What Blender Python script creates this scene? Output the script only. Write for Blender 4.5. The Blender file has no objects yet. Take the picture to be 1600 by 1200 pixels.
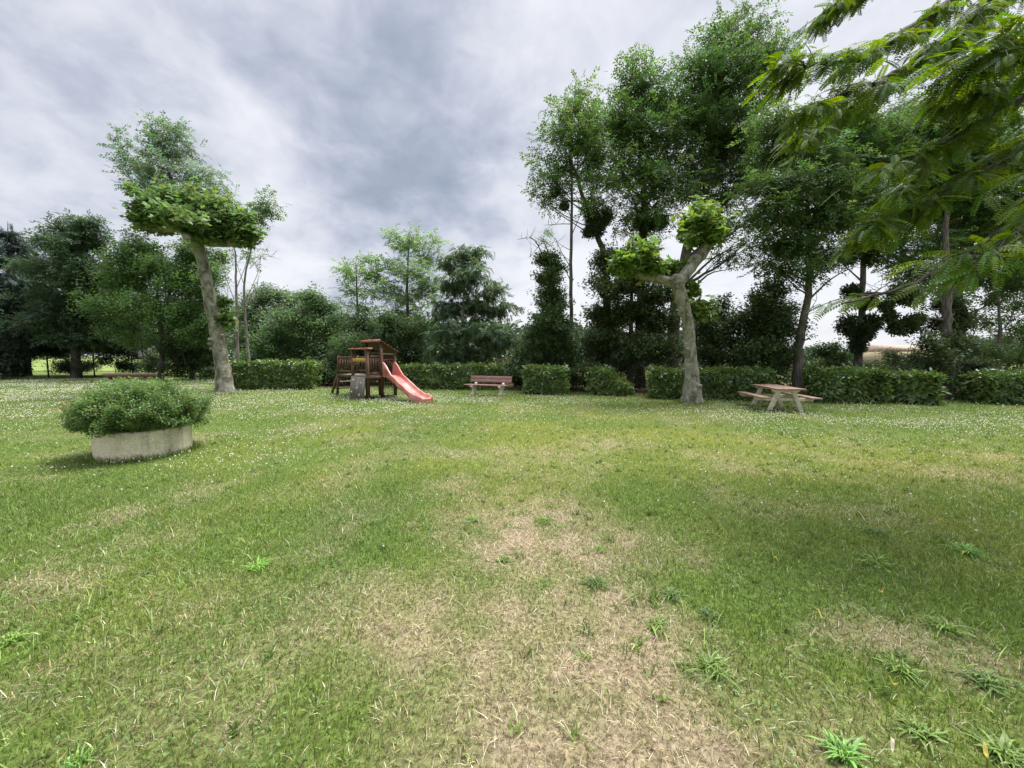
import bpy, math
import numpy as np
from mathutils import Vector, Matrix

# ------------------------------------------------------------------ camera, sky, sun, exposure
scene = bpy.context.scene
F = 600.0            # focal length in pixels of a 1600 x 1200 frame
CAMH = 1.6
PITCH = math.atan(44.0 / F)
cam_d = bpy.data.cameras.new("camera")
cam = bpy.data.objects.new("camera", cam_d)
scene.collection.objects.link(cam)
cam.location = (0, 0, CAMH)
cam.rotation_euler = (math.radians(90) - PITCH, 0, 0)
cam_d.sensor_width = 36.0
cam_d.lens = 36.0 * F / 1600.0
cam_d.clip_start = 0.05
cam_d.clip_end = 4000.0
scene.camera = cam

scene.view_settings.view_transform = 'Standard'
scene.view_settings.look = 'None'
scene.view_settings.exposure = 1.0
scene.view_settings.gamma = 1.0

SUN_DIR = Vector((0.28, 0.20, 0.94)).normalized()
sun_d = bpy.data.lights.new("sun", 'SUN')
sun_d.energy = 2.8
sun_d.angle = math.radians(28)
sun_d.color = (1.0, 0.95, 0.86)
sun = bpy.data.objects.new("sun", sun_d)
scene.collection.objects.link(sun)
sun.rotation_euler = SUN_DIR.to_track_quat('Z', 'Y').to_euler()

def cdir(px, py):
    """direction in the world of a point of the photograph, horizon at row 556"""
    v = Vector(((px - 800) / F, 1.0, (600 - py) / F))
    v.rotate(Matrix.Rotation(-PITCH, 3, 'X'))
    return v

world = bpy.data.worlds.new("World")
scene.world = world
world.use_nodes = True
nt = world.node_tree
nt.nodes.clear()
N = nt.nodes.new
L = nt.links.new
def wmath(op, a, b=None, c=None):
    n = N('ShaderNodeMath'); n.operation = op
    for i, v in enumerate((a, b, c)):
        if v is None: continue
        if isinstance(v, (int, float)): n.inputs[i].default_value = v
        else: L(v, n.inputs[i])
    return n.outputs[0]
out = N('ShaderNodeOutputWorld')
sky = N('ShaderNodeTexSky'); sky.sky_type = 'NISHITA'; sky.sun_disc = False
sky.sun_elevation = math.asin(SUN_DIR.z); sky.sun_rotation = math.atan2(SUN_DIR.x, SUN_DIR.y)
bg_sky = N('ShaderNodeBackground'); bg_sky.inputs[1].default_value = 0.1
L(sky.outputs[0], bg_sky.inputs[0])
tc = N('ShaderNodeTexCoord')
sep = N('ShaderNodeSeparateXYZ'); L(tc.outputs['Generated'], sep.inputs[0])
zc = wmath('MAXIMUM', sep.outputs[2], 0.0)
zz = wmath('ADD', zc, 0.42)
cmb = N('ShaderNodeCombineXYZ')
L(wmath('DIVIDE', sep.outputs[0], zz), cmb.inputs[0])
L(wmath('DIVIDE', sep.outputs[1], zz), cmb.inputs[1])
def wnoise(scale, detail, rough, dist, off):
    m = N('ShaderNodeVectorMath'); m.operation = 'ADD'
    L(cmb.outputs[0], m.inputs[0]); m.inputs[1].default_value = off
    n = N('ShaderNodeTexNoise'); n.inputs['Scale'].default_value = scale
    n.inputs['Detail'].default_value = detail; n.inputs['Roughness'].default_value = rough
    n.inputs['Distortion'].default_value = dist
    L(m.outputs[0], n.inputs['Vector']); return n.outputs[0]
n1 = wnoise(1.5, 7, 0.52, 0.35, (3.1, 1.7, 0))
n2 = wnoise(4.4, 7, 0.52, 0.3, (8.2, 4.4, 2))
n3 = wnoise(9.0, 5, 0.55, 0.5, (1.2, 9.4, 5))
cl = wmath('ADD', wmath('ADD', wmath('MULTIPLY', n1, 0.40), wmath('MULTIPLY', n2, 0.40)), wmath('MULTIPLY', n3, 0.26))
cl = wmath('ADD', wmath('MULTIPLY', wmath('SUBTRACT', cl, 0.53), 1.2), 0.580)
# denser and thinner parts of the cloud deck
for (px, py, w, amt) in [(620, 260, .20, -.09), (700, 290, .13, -.06), (470, 370, .20, -.06), (560, 215, .13, -.06), (650, 120, .20, -.06),
                         (60, 310, .2, -.05), (130, 90, .35, -.04), (80, 235, .13, .11), (30, 350, .12, .07),
                         (400, 235, .11, .09), (440, 60, .16, .08), (560, 160, .07, .04), (520, 300, .06, .05),
                         (450, 410, .12, .11), (380, 400, .14, .06), (830, 440, .22, .12), (900, 470, .2, .10), (1150, 470, .4, .09),
                         (1000, 60, .4, .04), (1300, 150, .4, .07), (1500, 350, .45, .10), (880, 230, .2, .03), (790, 330, .1, -.05)]:
    d = cdir(px, py).normalized()
    dn = N('ShaderNodeVectorMath'); dn.operation = 'DISTANCE'
    L(tc.outputs['Generated'], dn.inputs[0]); dn.inputs[1].default_value = d
    g = wmath('DIVIDE', dn.outputs['Value'], w)
    g = wmath('POWER', 2.718, wmath('MULTIPLY', wmath('MULTIPLY', g, g), -1.0))
    cl = wmath('ADD', cl, wmath('MULTIPLY', g, amt))
ramp = N('ShaderNodeValToRGB')
cr = ramp.color_ramp
cr.interpolation = 'B_SPLINE'
cr.elements[0].position = 0.30; cr.elements[0].color = (.165, .190, .235, 1)
cr.elements[1].position = 0.76; cr.elements[1].color = (.475, .48, .50, 1)
for p, c in ((.42, (.205, .23, .285, 1)), (.50, (.262, .28, .335, 1)), (.60, (.345, .358, .405, 1))):
    e = cr.elements.new(p); e.color = c
L(cl, ramp.inputs[0])
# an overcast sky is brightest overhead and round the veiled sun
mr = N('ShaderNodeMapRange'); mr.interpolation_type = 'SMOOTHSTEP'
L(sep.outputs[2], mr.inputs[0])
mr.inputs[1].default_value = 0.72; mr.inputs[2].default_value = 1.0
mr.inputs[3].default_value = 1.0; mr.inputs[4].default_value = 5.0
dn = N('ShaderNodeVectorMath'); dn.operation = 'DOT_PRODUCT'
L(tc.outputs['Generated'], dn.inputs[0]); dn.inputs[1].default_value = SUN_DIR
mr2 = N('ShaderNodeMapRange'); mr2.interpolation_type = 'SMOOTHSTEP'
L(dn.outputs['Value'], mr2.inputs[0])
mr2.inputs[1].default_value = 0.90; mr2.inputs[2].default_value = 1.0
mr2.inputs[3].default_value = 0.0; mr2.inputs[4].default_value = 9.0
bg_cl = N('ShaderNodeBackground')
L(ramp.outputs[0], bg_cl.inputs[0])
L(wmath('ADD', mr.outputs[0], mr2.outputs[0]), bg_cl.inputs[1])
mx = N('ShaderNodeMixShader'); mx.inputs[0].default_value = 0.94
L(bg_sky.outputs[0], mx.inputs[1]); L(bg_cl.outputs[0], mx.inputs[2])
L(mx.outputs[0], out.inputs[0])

# ------------------------------------------------------------------ helpers
rng = np.random.default_rng(7)
def W(px, py, d):
    """world point seen at (px, py) of the photo at depth d (metres in y)"""
    v = cdir(px, py)
    return np.array([v.x / v.y * d, d, CAMH + v.z / v.y * d])
def G0(px, py):
    v = cdir(px, py)
    t = -CAMH / v.z
    return np.array([v.x * t, v.y * t, 0.0])

_perm = np.random.default_rng(3).random((256, 256))
def vnoise(x, y):
    xi = np.floor(x).astype(int); yi = np.floor(y).astype(int)
    fx = x - xi; fy = y - yi
    fx = fx * fx * (3 - 2 * fx); fy = fy * fy * (3 - 2 * fy)
    a = _perm[xi % 256, yi % 256]; b = _perm[(xi + 1) % 256, yi % 256]
    c = _perm[xi % 256, (yi + 1) % 256]; d = _perm[(xi + 1) % 256, (yi + 1) % 256]
    return (a * (1 - fx) + b * fx) * (1 - fy) + (c * (1 - fx) + d * fx) * fy
def fbm(x, y, o=4):
    s = 0; a = .5; t = 0
    for i in range(o):
        s = s + a * vnoise(x * 2 ** i + 17.3 * i, y * 2 ** i + 5.1 * i); t += a; a *= .5
    return s / t

class Geo:
    def __init__(s): s.V = []; s.Fa = []; s.C = []; s.n = 0
    def add(s, V, Fs, C=None):
        V = np.asarray(V, float).reshape(-1, 3)
        Fs = np.asarray(Fs, int)
        if C is None: C = (1, 1, 1)
        C = np.asarray(C, float)
        if C.ndim == 1: C = np.tile(C[:3], (len(V), 1))
        s.V.append(V); s.Fa.append(Fs + s.n); s.C.append(C); s.n += len(V)
        return s
    def box(s, c, size, R=None, C=None):
        sx, sy, sz = [v / 2 for v in size]
        V = np.array([[x, y, z] for x in (-sx, sx) for y in (-sy, sy) for z in (-sz, sz)])
        if R is not None: V = V @ np.array(R).T
        Fq = [[0, 1, 3, 2], [4, 6, 7, 5], [0, 4, 5, 1], [2, 3, 7, 6], [0, 2, 6, 4], [1, 5, 7, 3]]
        return s.add(V + np.array(c), Fq, C)
    def beam(s, a, b, w, h, C=None):
        """box running from a to b, w across (horizontal), h the other way"""
        a = np.array(a, float); b = np.array(b, float)
        x = b - a; ln = np.linalg.norm(x); x /= ln
        y = np.cross([0, 0, 1], x)
        if np.linalg.norm(y) < 1e-3: y = np.array([0, 1, 0.])
        y /= np.linalg.norm(y); z = np.cross(x, y)
        return s.box((a + b) / 2, (ln, w, h), np.column_stack([x, y, z]), C)
    def tube(s, P, r, n=6, C=None):
        P = np.array(P, float); m = len(P)
        r = np.broadcast_to(np.array(r, float), (m,))
        T = np.gradient(P, axis=0); T /= np.linalg.norm(T, axis=1)[:, None] + 1e-9
        ref = np.array([1, 0, 0.]) if abs(T[0][0]) < .8 else np.array([0, 1, 0.])
        A = np.cross(T, ref); A /= np.linalg.norm(A, axis=1)[:, None] + 1e-9
        B = np.cross(T, A)
        an = np.arange(n) * 2 * math.pi / n
        V = P[:, None] + r[:, None, None] * (A[:, None] * np.cos(an)[None, :, None] + B[:, None] * np.sin(an)[None, :, None])
        i = np.arange(m - 1)[:, None] * n; j = np.arange(n)[None]
        k = (j + 1) % n
        Fq = np.stack([i + j, i + k, i + n + k, i + n + j], -1).reshape(-1, 4)
        return s.add(V.reshape(-1, 3), Fq, C)
    def prism(s, poly, t, plane='yz', off=0.0, C=None):
        """polygon in a plane extruded by t about off"""
        poly = np.array(poly, float); n = len(poly)
        def lift(o):
            q = np.zeros((n, 3))
            if plane == 'yz': q[:, 0] = o; q[:, 1:] = poly
            elif plane == 'xz': q[:, 1] = o; q[:, 0] = poly[:, 0]; q[:, 2] = poly[:, 1]
            else: q[:, 2] = o; q[:, :2] = poly
            return q
        V = np.vstack([lift(off - t / 2), lift(off + t / 2)])
        j = np.arange(n); k = (j + 1) % n
        s.add(V, np.stack([j, k, k + n, j + n], -1), C)
        base = s.n - 2 * n
        s.Fa.append(np.array([np.arange(n)[::-1] + base])); s.Fa.append(np.array([np.arange(n) + n + base]))
        return s
    def build(s, name, mat, parent=None, smooth=False, origin=(0, 0, 0)):
        me = bpy.data.meshes.new(name)
        V = np.vstack(s.V) - np.array(origin)
        C = np.vstack(s.C)
        loops = np.concatenate([f.ravel() for f in s.Fa])
        tot = np.concatenate([np.full(len(f), f.shape[1]) for f in s.Fa])
        start = np.concatenate([[0], np.cumsum(tot)[:-1]])
        me.vertices.add(len(V)); me.vertices.foreach_set('co', V.astype(np.float32).ravel())
        me.loops.add(len(loops)); me.loops.foreach_set('vertex_index', loops.astype(np.int32))
        me.polygons.add(len(tot)); me.polygons.foreach_set('loop_start', start.astype(np.int32))
        if smooth: me.polygons.foreach_set('use_smooth', np.ones(len(tot), bool))
        at = me.attributes.new('Col', 'FLOAT_COLOR', 'POINT')
        at.data.foreach_set('color', np.hstack([C, np.ones((len(C), 1))]).astype(np.float32).ravel())
        me.update(calc_edges=True)
        me.materials.append(mat)
        o = bpy.data.objects.new(name, me)
        scene.collection.objects.link(o)
        if parent: o.parent = parent
        else: o.location = origin
        return o

def tag(o, label=None, cat=None, group=None, kind=None):
    if label: o['label'] = label
    if cat: o['category'] = cat
    if group: o['group'] = group
    if kind: o['kind'] = kind
    return o
def thing(name, label, cat, loc=(0, 0, 0), rz=0.0, group=None):
    o = bpy.data.objects.new(name, None); scene.collection.objects.link(o)
    o.empty_display_size = .2
    o.location = [float(v) for v in loc]; o.rotation_euler = (0, 0, rz)
    return tag(o, label, cat, group)

# ------------------------------------------------------------------ materials
def new_mat(name):
    m = bpy.data.materials.new(name); m.use_nodes = True
    m.node_tree.nodes.clear()
    return m, m.node_tree
def leaf_mat(name, transl=.35, gloss=.06, rough=.45):
    m, t = new_mat(name); n = t.nodes.new; l = t.links.new
    o = n('ShaderNodeOutputMaterial'); a = n('ShaderNodeAttribute'); a.attribute_name = 'Col'
    d = n('ShaderNodeBsdfDiffuse'); tr = n('ShaderNodeBsdfTranslucent'); g = n('ShaderNodeBsdfGlossy')
    g.inputs['Roughness'].default_value = rough; g.inputs['Color'].default_value = (.8, .85, .9, 1)
    h = n('ShaderNodeHueSaturation'); h.inputs['Saturation'].default_value = 1.15; h.inputs['Value'].default_value = 1.25
    h.inputs['Hue'].default_value = .49
    l(a.outputs[0], d.inputs[0]); l(a.outputs[0], h.inputs['Color']); l(h.outputs[0], tr.inputs[0])
    m1 = n('ShaderNodeMixShader'); m1.inputs[0].default_value = transl
    l(d.outputs[0], m1.inputs[1]); l(tr.outputs[0], m1.inputs[2])
    m2 = n('ShaderNodeMixShader'); m2.inputs[0].default_value = gloss
    l(m1.outputs[0], m2.inputs[1]); l(g.outputs[0], m2.inputs[2]); l(m2.outputs[0], o.inputs[0])
    return m
def surf_mat(name, c1, c2, scale=(4, 4, 4), rough=.8, bump=.3, detail=6, c3=None, s3=1.5, lo=.35, hi=.65, bdist=.01, tint=False, spec=.3, p3=.62):
    m, t = new_mat(name); n = t.nodes.new; l = t.links.new
    o = n('ShaderNodeOutputMaterial'); p = n('ShaderNodeBsdfPrincipled'); l(p.outputs[0], o.inputs[0])
    p.inputs['Roughness'].default_value = rough; p.inputs['Specular IOR Level'].default_value = spec
    tc = n('ShaderNodeTexCoord'); mp = n('ShaderNodeMapping'); mp.inputs['Scale'].default_value = scale
    l(tc.outputs['Object'], mp.inputs[0])
    no = n('ShaderNodeTexNoise'); no.inputs['Scale'].default_value = 1; no.inputs['Detail'].default_value = detail
    no.inputs['Roughness'].default_value = .6
    l(mp.outputs[0], no.inputs['Vector'])
    r = n('ShaderNodeValToRGB'); r.color_ramp.elements[0].position = lo; r.color_ramp.elements[1].position = hi
    r.color_ramp.elements[0].color = (*c1, 1); r.color_ramp.elements[1].color = (*c2, 1)
    l(no.outputs[0], r.inputs[0]); col = r.outputs[0]
    if c3:
        n3 = n('ShaderNodeTexNoise'); n3.inputs['Scale'].default_value = s3; n3.inputs['Detail'].default_value = 5
        l(tc.outputs['Object'], n3.inputs['Vector'])
        r3 = n('ShaderNodeMapRange'); r3.inputs[1].default_value = p3 - .12; r3.inputs[2].default_value = p3 + .06
        l(n3.outputs[0], r3.inputs[0])
        mc = n('ShaderNodeMix'); mc.data_type = 'RGBA'; l(r3.outputs[0], mc.inputs[0]); l(col, mc.inputs[6])
        mc.inputs[7].default_value = (*c3, 1); col = mc.outputs[2]
    if tint:
        a = n('ShaderNodeAttribute'); a.attribute_name = 'Col'
        mc = n('ShaderNodeMix'); mc.data_type = 'RGBA'; mc.blend_type = 'MULTIPLY'; mc.inputs[0].default_value = 1
        l(col, mc.inputs[6]); l(a.outputs[0], mc.inputs[7]); col = mc.outputs[2]
    l(col, p.inputs['Base Color'])
    b = n('ShaderNodeBump'); b.inputs['Strength'].default_value = bump; b.inputs['Distance'].default_value = bdist
    l(no.outputs[0], b.inputs['Height']); l(b.outputs[0], p.inputs['Normal'])
    return m

M_leaf = leaf_mat('foliage', .46, .025)
M_leafd = leaf_mat('evergreen_foliage', .30, .03, .4)
M_hedge = leaf_mat('laurel_foliage', .25, .05, .38)
M_grass = leaf_mat('grass_blades', .30, .03, .5)
M_near = leaf_mat('pinnate_foliage', .5, .025, .4)
M_petal = leaf_mat('petals', .3, 0.0)
M_bark = surf_mat('dark_bark', (.035, .028, .022), (.11, .095, .08), (14, 14, 3), .9, .8, c3=(.09, .10, .075), s3=2, bdist=.03)
M_barkg = surf_mat('grey_brown_bark', (.07, .055, .045), (.20, .175, .15), (16, 16, 3), .9, .9, bdist=.03)
M_dead = surf_mat('bare_wood', (.12, .10, .085), (.28, .25, .22), (10, 10, 3), .9, .4)
M_wood = surf_mat('stained_wood', (.050, .025, .014), (.115, .062, .036), (30, 30, 4), .65, .3, c3=(.16, .09, .055), s3=5, bdist=.003)
M_woodg = surf_mat('weathered_wood', (.12, .105, .09), (.27, .245, .21), (30, 30, 3), .85, .4, bdist=.003)
M_tablewood = surf_mat('brown_red_planks', (.19, .105, .072), (.31, .20, .145), (5, 25, 25), .55, .3, c3=(.30, .21, .16), s3=4, bdist=.003)
M_benchwood = surf_mat('faded_mauve_brown_planks', (.20, .105, .092), (.32, .185, .165), (4, 30, 30), .6, .3, bdist=.003)
M_cream = surf_mat('cream_concrete', (.60, .54, .42), (.76, .70, .57), (9, 9, 9), .85, .25, c3=(.36, .32, .25), s3=6, p3=.66, bdist=.004)
M_yellow = surf_mat('yellow_board', (.50, .30, .07), (.62, .40, .13), (20, 20, 5), .6, .2)
M_red_roof = surf_mat('red_roof_board', (.34, .10, .075), (.46, .17, .13), (20, 20, 5), .55, .2, c3=(.5, .3, .25), s3=6)
M_slide = surf_mat('faded_red_plastic', (.44, .115, .09), (.53, .18, .145), (3, 3, 3), .42, .05, c3=(.56, .27, .225), s3=3.2, p3=.54, spec=.4)
M_rope = surf_mat('rope', (.30, .32, .22), (.42, .42, .30), (40, 40, 40), .9, .2)
M_hold = surf_mat('climbing_hold', (.35, .33, .30), (.55, .52, .48), (20, 20, 20), .7, .2)
M_fence = surf_mat('green_painted_metal', (.012, .03, .018), (.02, .045, .03), (9, 9, 9), .5, .1)
M_soil = surf_mat('potting_soil', (.04, .028, .02), (.09, .065, .045), (30, 30, 30), .95, .8)
M_wall = surf_mat('cream_render', (.50, .42, .27), (.60, .52, .36), (2, 2, 2), .9, .1)
M_tile = surf_mat('pale_clay_tiles', (.30, .21, .15), (.44, .33, .25), (3, 3, 3), .9, .2)
M_glass = surf_mat('dark_window', (.02, .025, .03), (.04, .045, .05), (1, 1, 1), .2, 0)
M_paper = surf_mat('white_litter', (.55, .53, .5), (.75, .72, .7), (20, 20, 20), .8, .2)

# plane bark: pale cream grey, flaking in olive and brown islands
def plane_bark():
    m, t = new_mat('plane_tree_bark'); n = t.nodes.new; l = t.links.new
    o = n('ShaderNodeOutputMaterial'); p = n('ShaderNodeBsdfPrincipled'); l(p.outputs[0], o.inputs[0])
    p.inputs['Roughness'].default_value = .85
    tc = n('ShaderNodeTexCoord'); mp = n('ShaderNodeMapping'); mp.inputs['Scale'].default_value = (1, 1, .55)
    l(tc.outputs['Object'], mp.inputs[0])
    v = n('ShaderNodeTexNoise'); v.inputs['Scale'].default_value = 5.5; v.inputs['Detail'].default_value = 5; v.inputs['Distortion'].default_value = .6
    l(mp.outputs[0], v.inputs['Vector'])
    r = n('ShaderNodeValToRGB'); e = r.color_ramp.elements
    r.color_ramp.interpolation = 'EASE'
    e[0].position = .36; e[0].color = (.10, .088, .062, 1); e[1].position = .68; e[1].color = (.38, .355, .285, 1)
    for q, c in ((.43, (.165, .155, .10, 1)), (.50, (.225, .215, .16, 1)), (.58, (.27, .26, .20, 1))):
        x = e.new(q); x.color = c
    l(v.outputs[0], r.inputs[0])
    f = n('ShaderNodeTexNoise'); f.inputs['Scale'].default_value = 28; f.inputs['Detail'].default_value = 6
    l(mp.outputs[0], f.inputs['Vector'])
    mr = n('ShaderNodeMapRange'); mr.inputs[1].default_value = .3; mr.inputs[2].default_value = .7; mr.inputs[3].default_value = .68; mr.inputs[4].default_value = 1.2
    l(f.outputs[0], mr.inputs[0])
    mc = n('ShaderNodeMix'); mc.data_type = 'RGBA'; mc.blend_type = 'MULTIPLY'; mc.inputs[0].default_value = 1
    l(r.outputs[0], mc.inputs[6]); l(mr.outputs[0], mc.inputs[7]); l(mc.outputs[2], p.inputs['Base Color'])
    mp2 = n('ShaderNodeMapping'); mp2.inputs['Scale'].default_value = (1.2, 1.2, 9); l(tc.outputs['Object'], mp2.inputs[0])
    n2 = n('ShaderNodeTexNoise'); n2.inputs['Scale'].default_value = 1.4; l(mp2.outputs[0], n2.inputs['Vector'])
    ad = n('ShaderNodeMath'); ad.operation = 'ADD'; l(n2.outputs[0], ad.inputs[0]); l(v.outputs[0], ad.inputs[1])
    b = n('ShaderNodeBump'); b.inputs['Strength'].default_value = .55; b.inputs['Distance'].default_value = .05
    l(ad.outputs[0], b.inputs['Height']); l(b.outputs[0], p.inputs['Normal'])
    return m
M_plane = plane_bark()

def concrete_ring():
    m, t = new_mat('stained_concrete'); n = t.nodes.new; l = t.links.new
    o = n('ShaderNodeOutputMaterial'); p = n('ShaderNodeBsdfPrincipled'); l(p.outputs[0], o.inputs[0])
    p.inputs['Roughness'].default_value = .9
    tc = n('ShaderNodeTexCoord')
    a = n('ShaderNodeTexNoise'); a.inputs['Scale'].default_value = 2.3; a.inputs['Detail'].default_value = 7; a.inputs['Roughness'].default_value = .65
    l(tc.outputs['Object'], a.inputs['Vector'])
    mp = n('ShaderNodeMapping'); mp.inputs['Scale'].default_value = (14, 14, .8); l(tc.outputs['Object'], mp.inputs[0])
    st = n('ShaderNodeTexNoise'); st.inputs['Scale'].default_value = 1; st.inputs['Detail'].default_value = 6; l(mp.outputs[0], st.inputs['Vector'])
    sp = n('ShaderNodeSeparateXYZ'); l(tc.outputs['Object'], sp.inputs[0])
    def mth(op, x, y):
        k = n('ShaderNodeMath'); k.operation = op
        for i, v in enumerate((x, y)):
            if isinstance(v, float): k.inputs[i].default_value = v
            else: l(v, k.inputs[i])
        return k.outputs[0]
    # dark lichen on the right-hand side and run-off streaks below the rim
    side = mth('MULTIPLY', sp.outputs[0], .24)
    s = mth('ADD', mth('MULTIPLY', a.outputs[0], .75), mth('MULTIPLY', st.outputs[0], .45))
    s = mth('ADD', s, side); s = mth('ADD', s, mth('MULTIPLY', sp.outputs[2], .42))
    r = n('ShaderNodeValToRGB'); e = r.color_ramp.elements
    e[0].position = .60; e[0].color = (.88, .78, .58, 1); e[1].position = 1.12; e[1].color = (.17, .16, .12, 1)
    x = e.new(.80); x.color = (.76, .68, .50, 1); x = e.new(.95); x.color = (.50, .45, .34, 1)
    l(s, r.inputs[0])
    f = n('ShaderNodeTexNoise'); f.inputs['Scale'].default_value = 45; f.inputs['Detail'].default_value = 5; l(tc.outputs['Object'], f.inputs['Vector'])
    mr = n('ShaderNodeMapRange'); mr.inputs[1].default_value = .3; mr.inputs[2].default_value = .7; mr.inputs[3].default_value = .75; mr.inputs[4].default_value = 1.15
    l(f.outputs[0], mr.inputs[0])
    mc = n('ShaderNodeMix'); mc.data_type = 'RGBA'; mc.blend_type = 'MULTIPLY'; mc.inputs[0].default_value = 1
    l(r.outputs[0], mc.inputs[6]); l(mr.outputs[0], mc.inputs[7]); l(mc.outputs[2], p.inputs['Base Color'])
    b = n('ShaderNodeBump'); b.inputs['Strength'].default_value = .5; b.inputs['Distance'].default_value = .01
    l(s, b.inputs['Height']); l(b.outputs[0], p.inputs['Normal'])
    return m
M_ring = concrete_ring()

# ------------------------------------------------------------------ ground
HEDGE_LINE = np.array([G0(x, y)[:2] for x, y in [(360, 607), (490, 606), (630, 605), (783, 607), (885, 615), (975, 616), (1205, 622), (1385, 627), (1600, 629)]])
def hedge_y(x):
    xs = HEDGE_LINE[:, 0]; ys = HEDGE_LINE[:, 1]
    y = np.interp(x, xs, ys)
    return np.where(x < xs[0], 34 + 0 * x, y)
def gblobs(x, y, lst):
    s = np.zeros_like(x)
    for (px, py, rx, ry, a) in lst:
        c = G0(px, py)
        near = G0(px, py + ry)[1]; far = G0(px, max(py - ry, 566))[1]
        wx = rx * c[1] / F; wy = (far - near) / 2
        cy = (far + near) / 2
        # stay put as columns of the ground: use the ray direction for the x centre
        s = s + a * np.exp(-(((x - c[0] * (y * .5 + cy * .5) / c[1]) / wx) ** 2 + ((y - cy) / wy) ** 2))
    return s
DRY = [(820, 830, 140, 55, .75), (680, 830, 60, 30, .4), (950, 880, 90, 50, .5), (830, 960, 170, 70, .48), (930, 1080, 210, 120, .75), (760, 1120, 170, 100, .45), (880, 1190, 300, 60, .5),
       (1090, 1180, 190, 60, .5), (1360, 990, 130, 30, .55), (1520, 1040, 110, 45, .55), (800, 1000, 120, 60, .2), (1030, 970, 70, 60, .4),
       (380, 1120, 70, 40, .38), (640, 990, 60, 40, .3), (70, 910, 70, 30, .45), (240, 1150, 90, 40, .2), (560, 1070, 150, 110, .28), (480, 1180, 150, 50, .3), (1560, 740, 170, 12, .35), (800, 740, 90, 22, .3), (860, 700, 140, 12, .25)]
YEL = [(880, 690, 260, 35, .7), (830, 750, 150, 45, .6), (1200, 690, 300, 18, .6), (1480, 730, 260, 30, .8), (1100, 740, 160, 40, .25), (200, 905, 180, 60, .45),
       (560, 690, 160, 45, .35), (350, 780, 200, 40, .3), (1150, 1000, 200, 90, .2), (900, 640, 260, 10, .4)]
BLU = [(640, 680, 70, 40, .7), (560, 830, 120, 80, .5), (1050, 760, 180, 40, .12), (420, 960, 160, 70, .25), (60, 1080, 160, 100, .35), (1250, 900, 200, 90, .3)]
def dryness(x, y):
    d = gblobs(x, y, DRY)
    n = fbm(x * 1.3 + 40, y * 1.3 + 9, 5) - .5
    n2 = fbm(x * 6 + 4, y * 6 + 90, 4) - .5
    return np.clip(np.clip(d, 0, .9) * 1.0 + n * 1.15 + n2 * 1.1 * np.clip(d + .35, 0, 1) + .02, 0, 1)
def yellowness(x, y): return np.clip(gblobs(x, y, YEL) + (fbm(x * .9, y * .9 + 60, 4) - .5) * 1.2, 0, 1)
def blueness(x, y): return np.clip(gblobs(x, y, BLU) + (fbm(x * .7 + 80, y * .7, 4) - .5) * .9, 0, 1)
def soilness(x, y):
    hy = hedge_y(x)
    b = np.clip((y - hy - .1 + (fbm(x * 1.5, y * 1.5, 3) - .5) * 2.0) / .7, 0, 1) * np.clip(1 - (y - hy - 6) / 6 * .25, .6, 1) * np.clip(np.where(x < -14, (30 - y) / 6, 1), .25, 1)
    return np.where(x < HEDGE_LINE[0, 0], b * .6, b)
CG = np.array([.162, .246, .052]); CY = np.array([.265, .305, .068]); CB = np.array([.108, .192, .054])
CS = np.array([.50, .425, .265]); CSO = np.array([.10, .072, .048])
def turf_colour(x, y, rnd, r2):
    d = dryness(x, y)[:, None]; ye = yellowness(x, y)[:, None]; bl = blueness(x, y)[:, None]
    c = CG * (1 - ye) + CY * ye
    c = c * (1 - bl * .8) + CB * bl * .8
    return c, d[:, 0]

def grid_axis(n, k, top): 
    t = np.linspace(-1, 1, n); return top * np.sinh(k * t) / math.sinh(k)
gx = grid_axis(420, 6.4, 900); gy = 5 + grid_axis(480, 6.8, 1200)
X, Y = np.meshgrid(gx, gy); xf = X.ravel(); yf = Y.ravel()
def gz(x, y):
    return (fbm(x * .8 + 3, y * .8 + 3, 3) - .5) * .035 * np.exp(-(np.hypot(x, y) / 40) ** 2) - .012
zf = gz(xf, yf)
n_x = len(gx); i, j = np.meshgrid(np.arange(len(gy) - 1), np.arange(n_x - 1), indexing='ij')
a = (i * n_x + j).ravel()
Fq = np.stack([a, a + 1, a + n_x + 1, a + n_x], -1)
c, d = turf_colour(xf, yf, 0, 0)
so = soilness(xf, yf)[:, None]
bare = np.array([.265, .222, .150])
far = (np.clip((yf - 26) / 10, 0, 1) * (xf < -8))[:, None]
c = c * .62 * (1 - far) + np.array([.13, .19, .05]) * far
gc = c * (1 - d[:, None]) + bare * d[:, None]
gc = gc * (1 - so * .92) + CSO * so * .92
g = Geo(); g.add(np.column_stack([xf, yf, zf]), Fq, gc)
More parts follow.
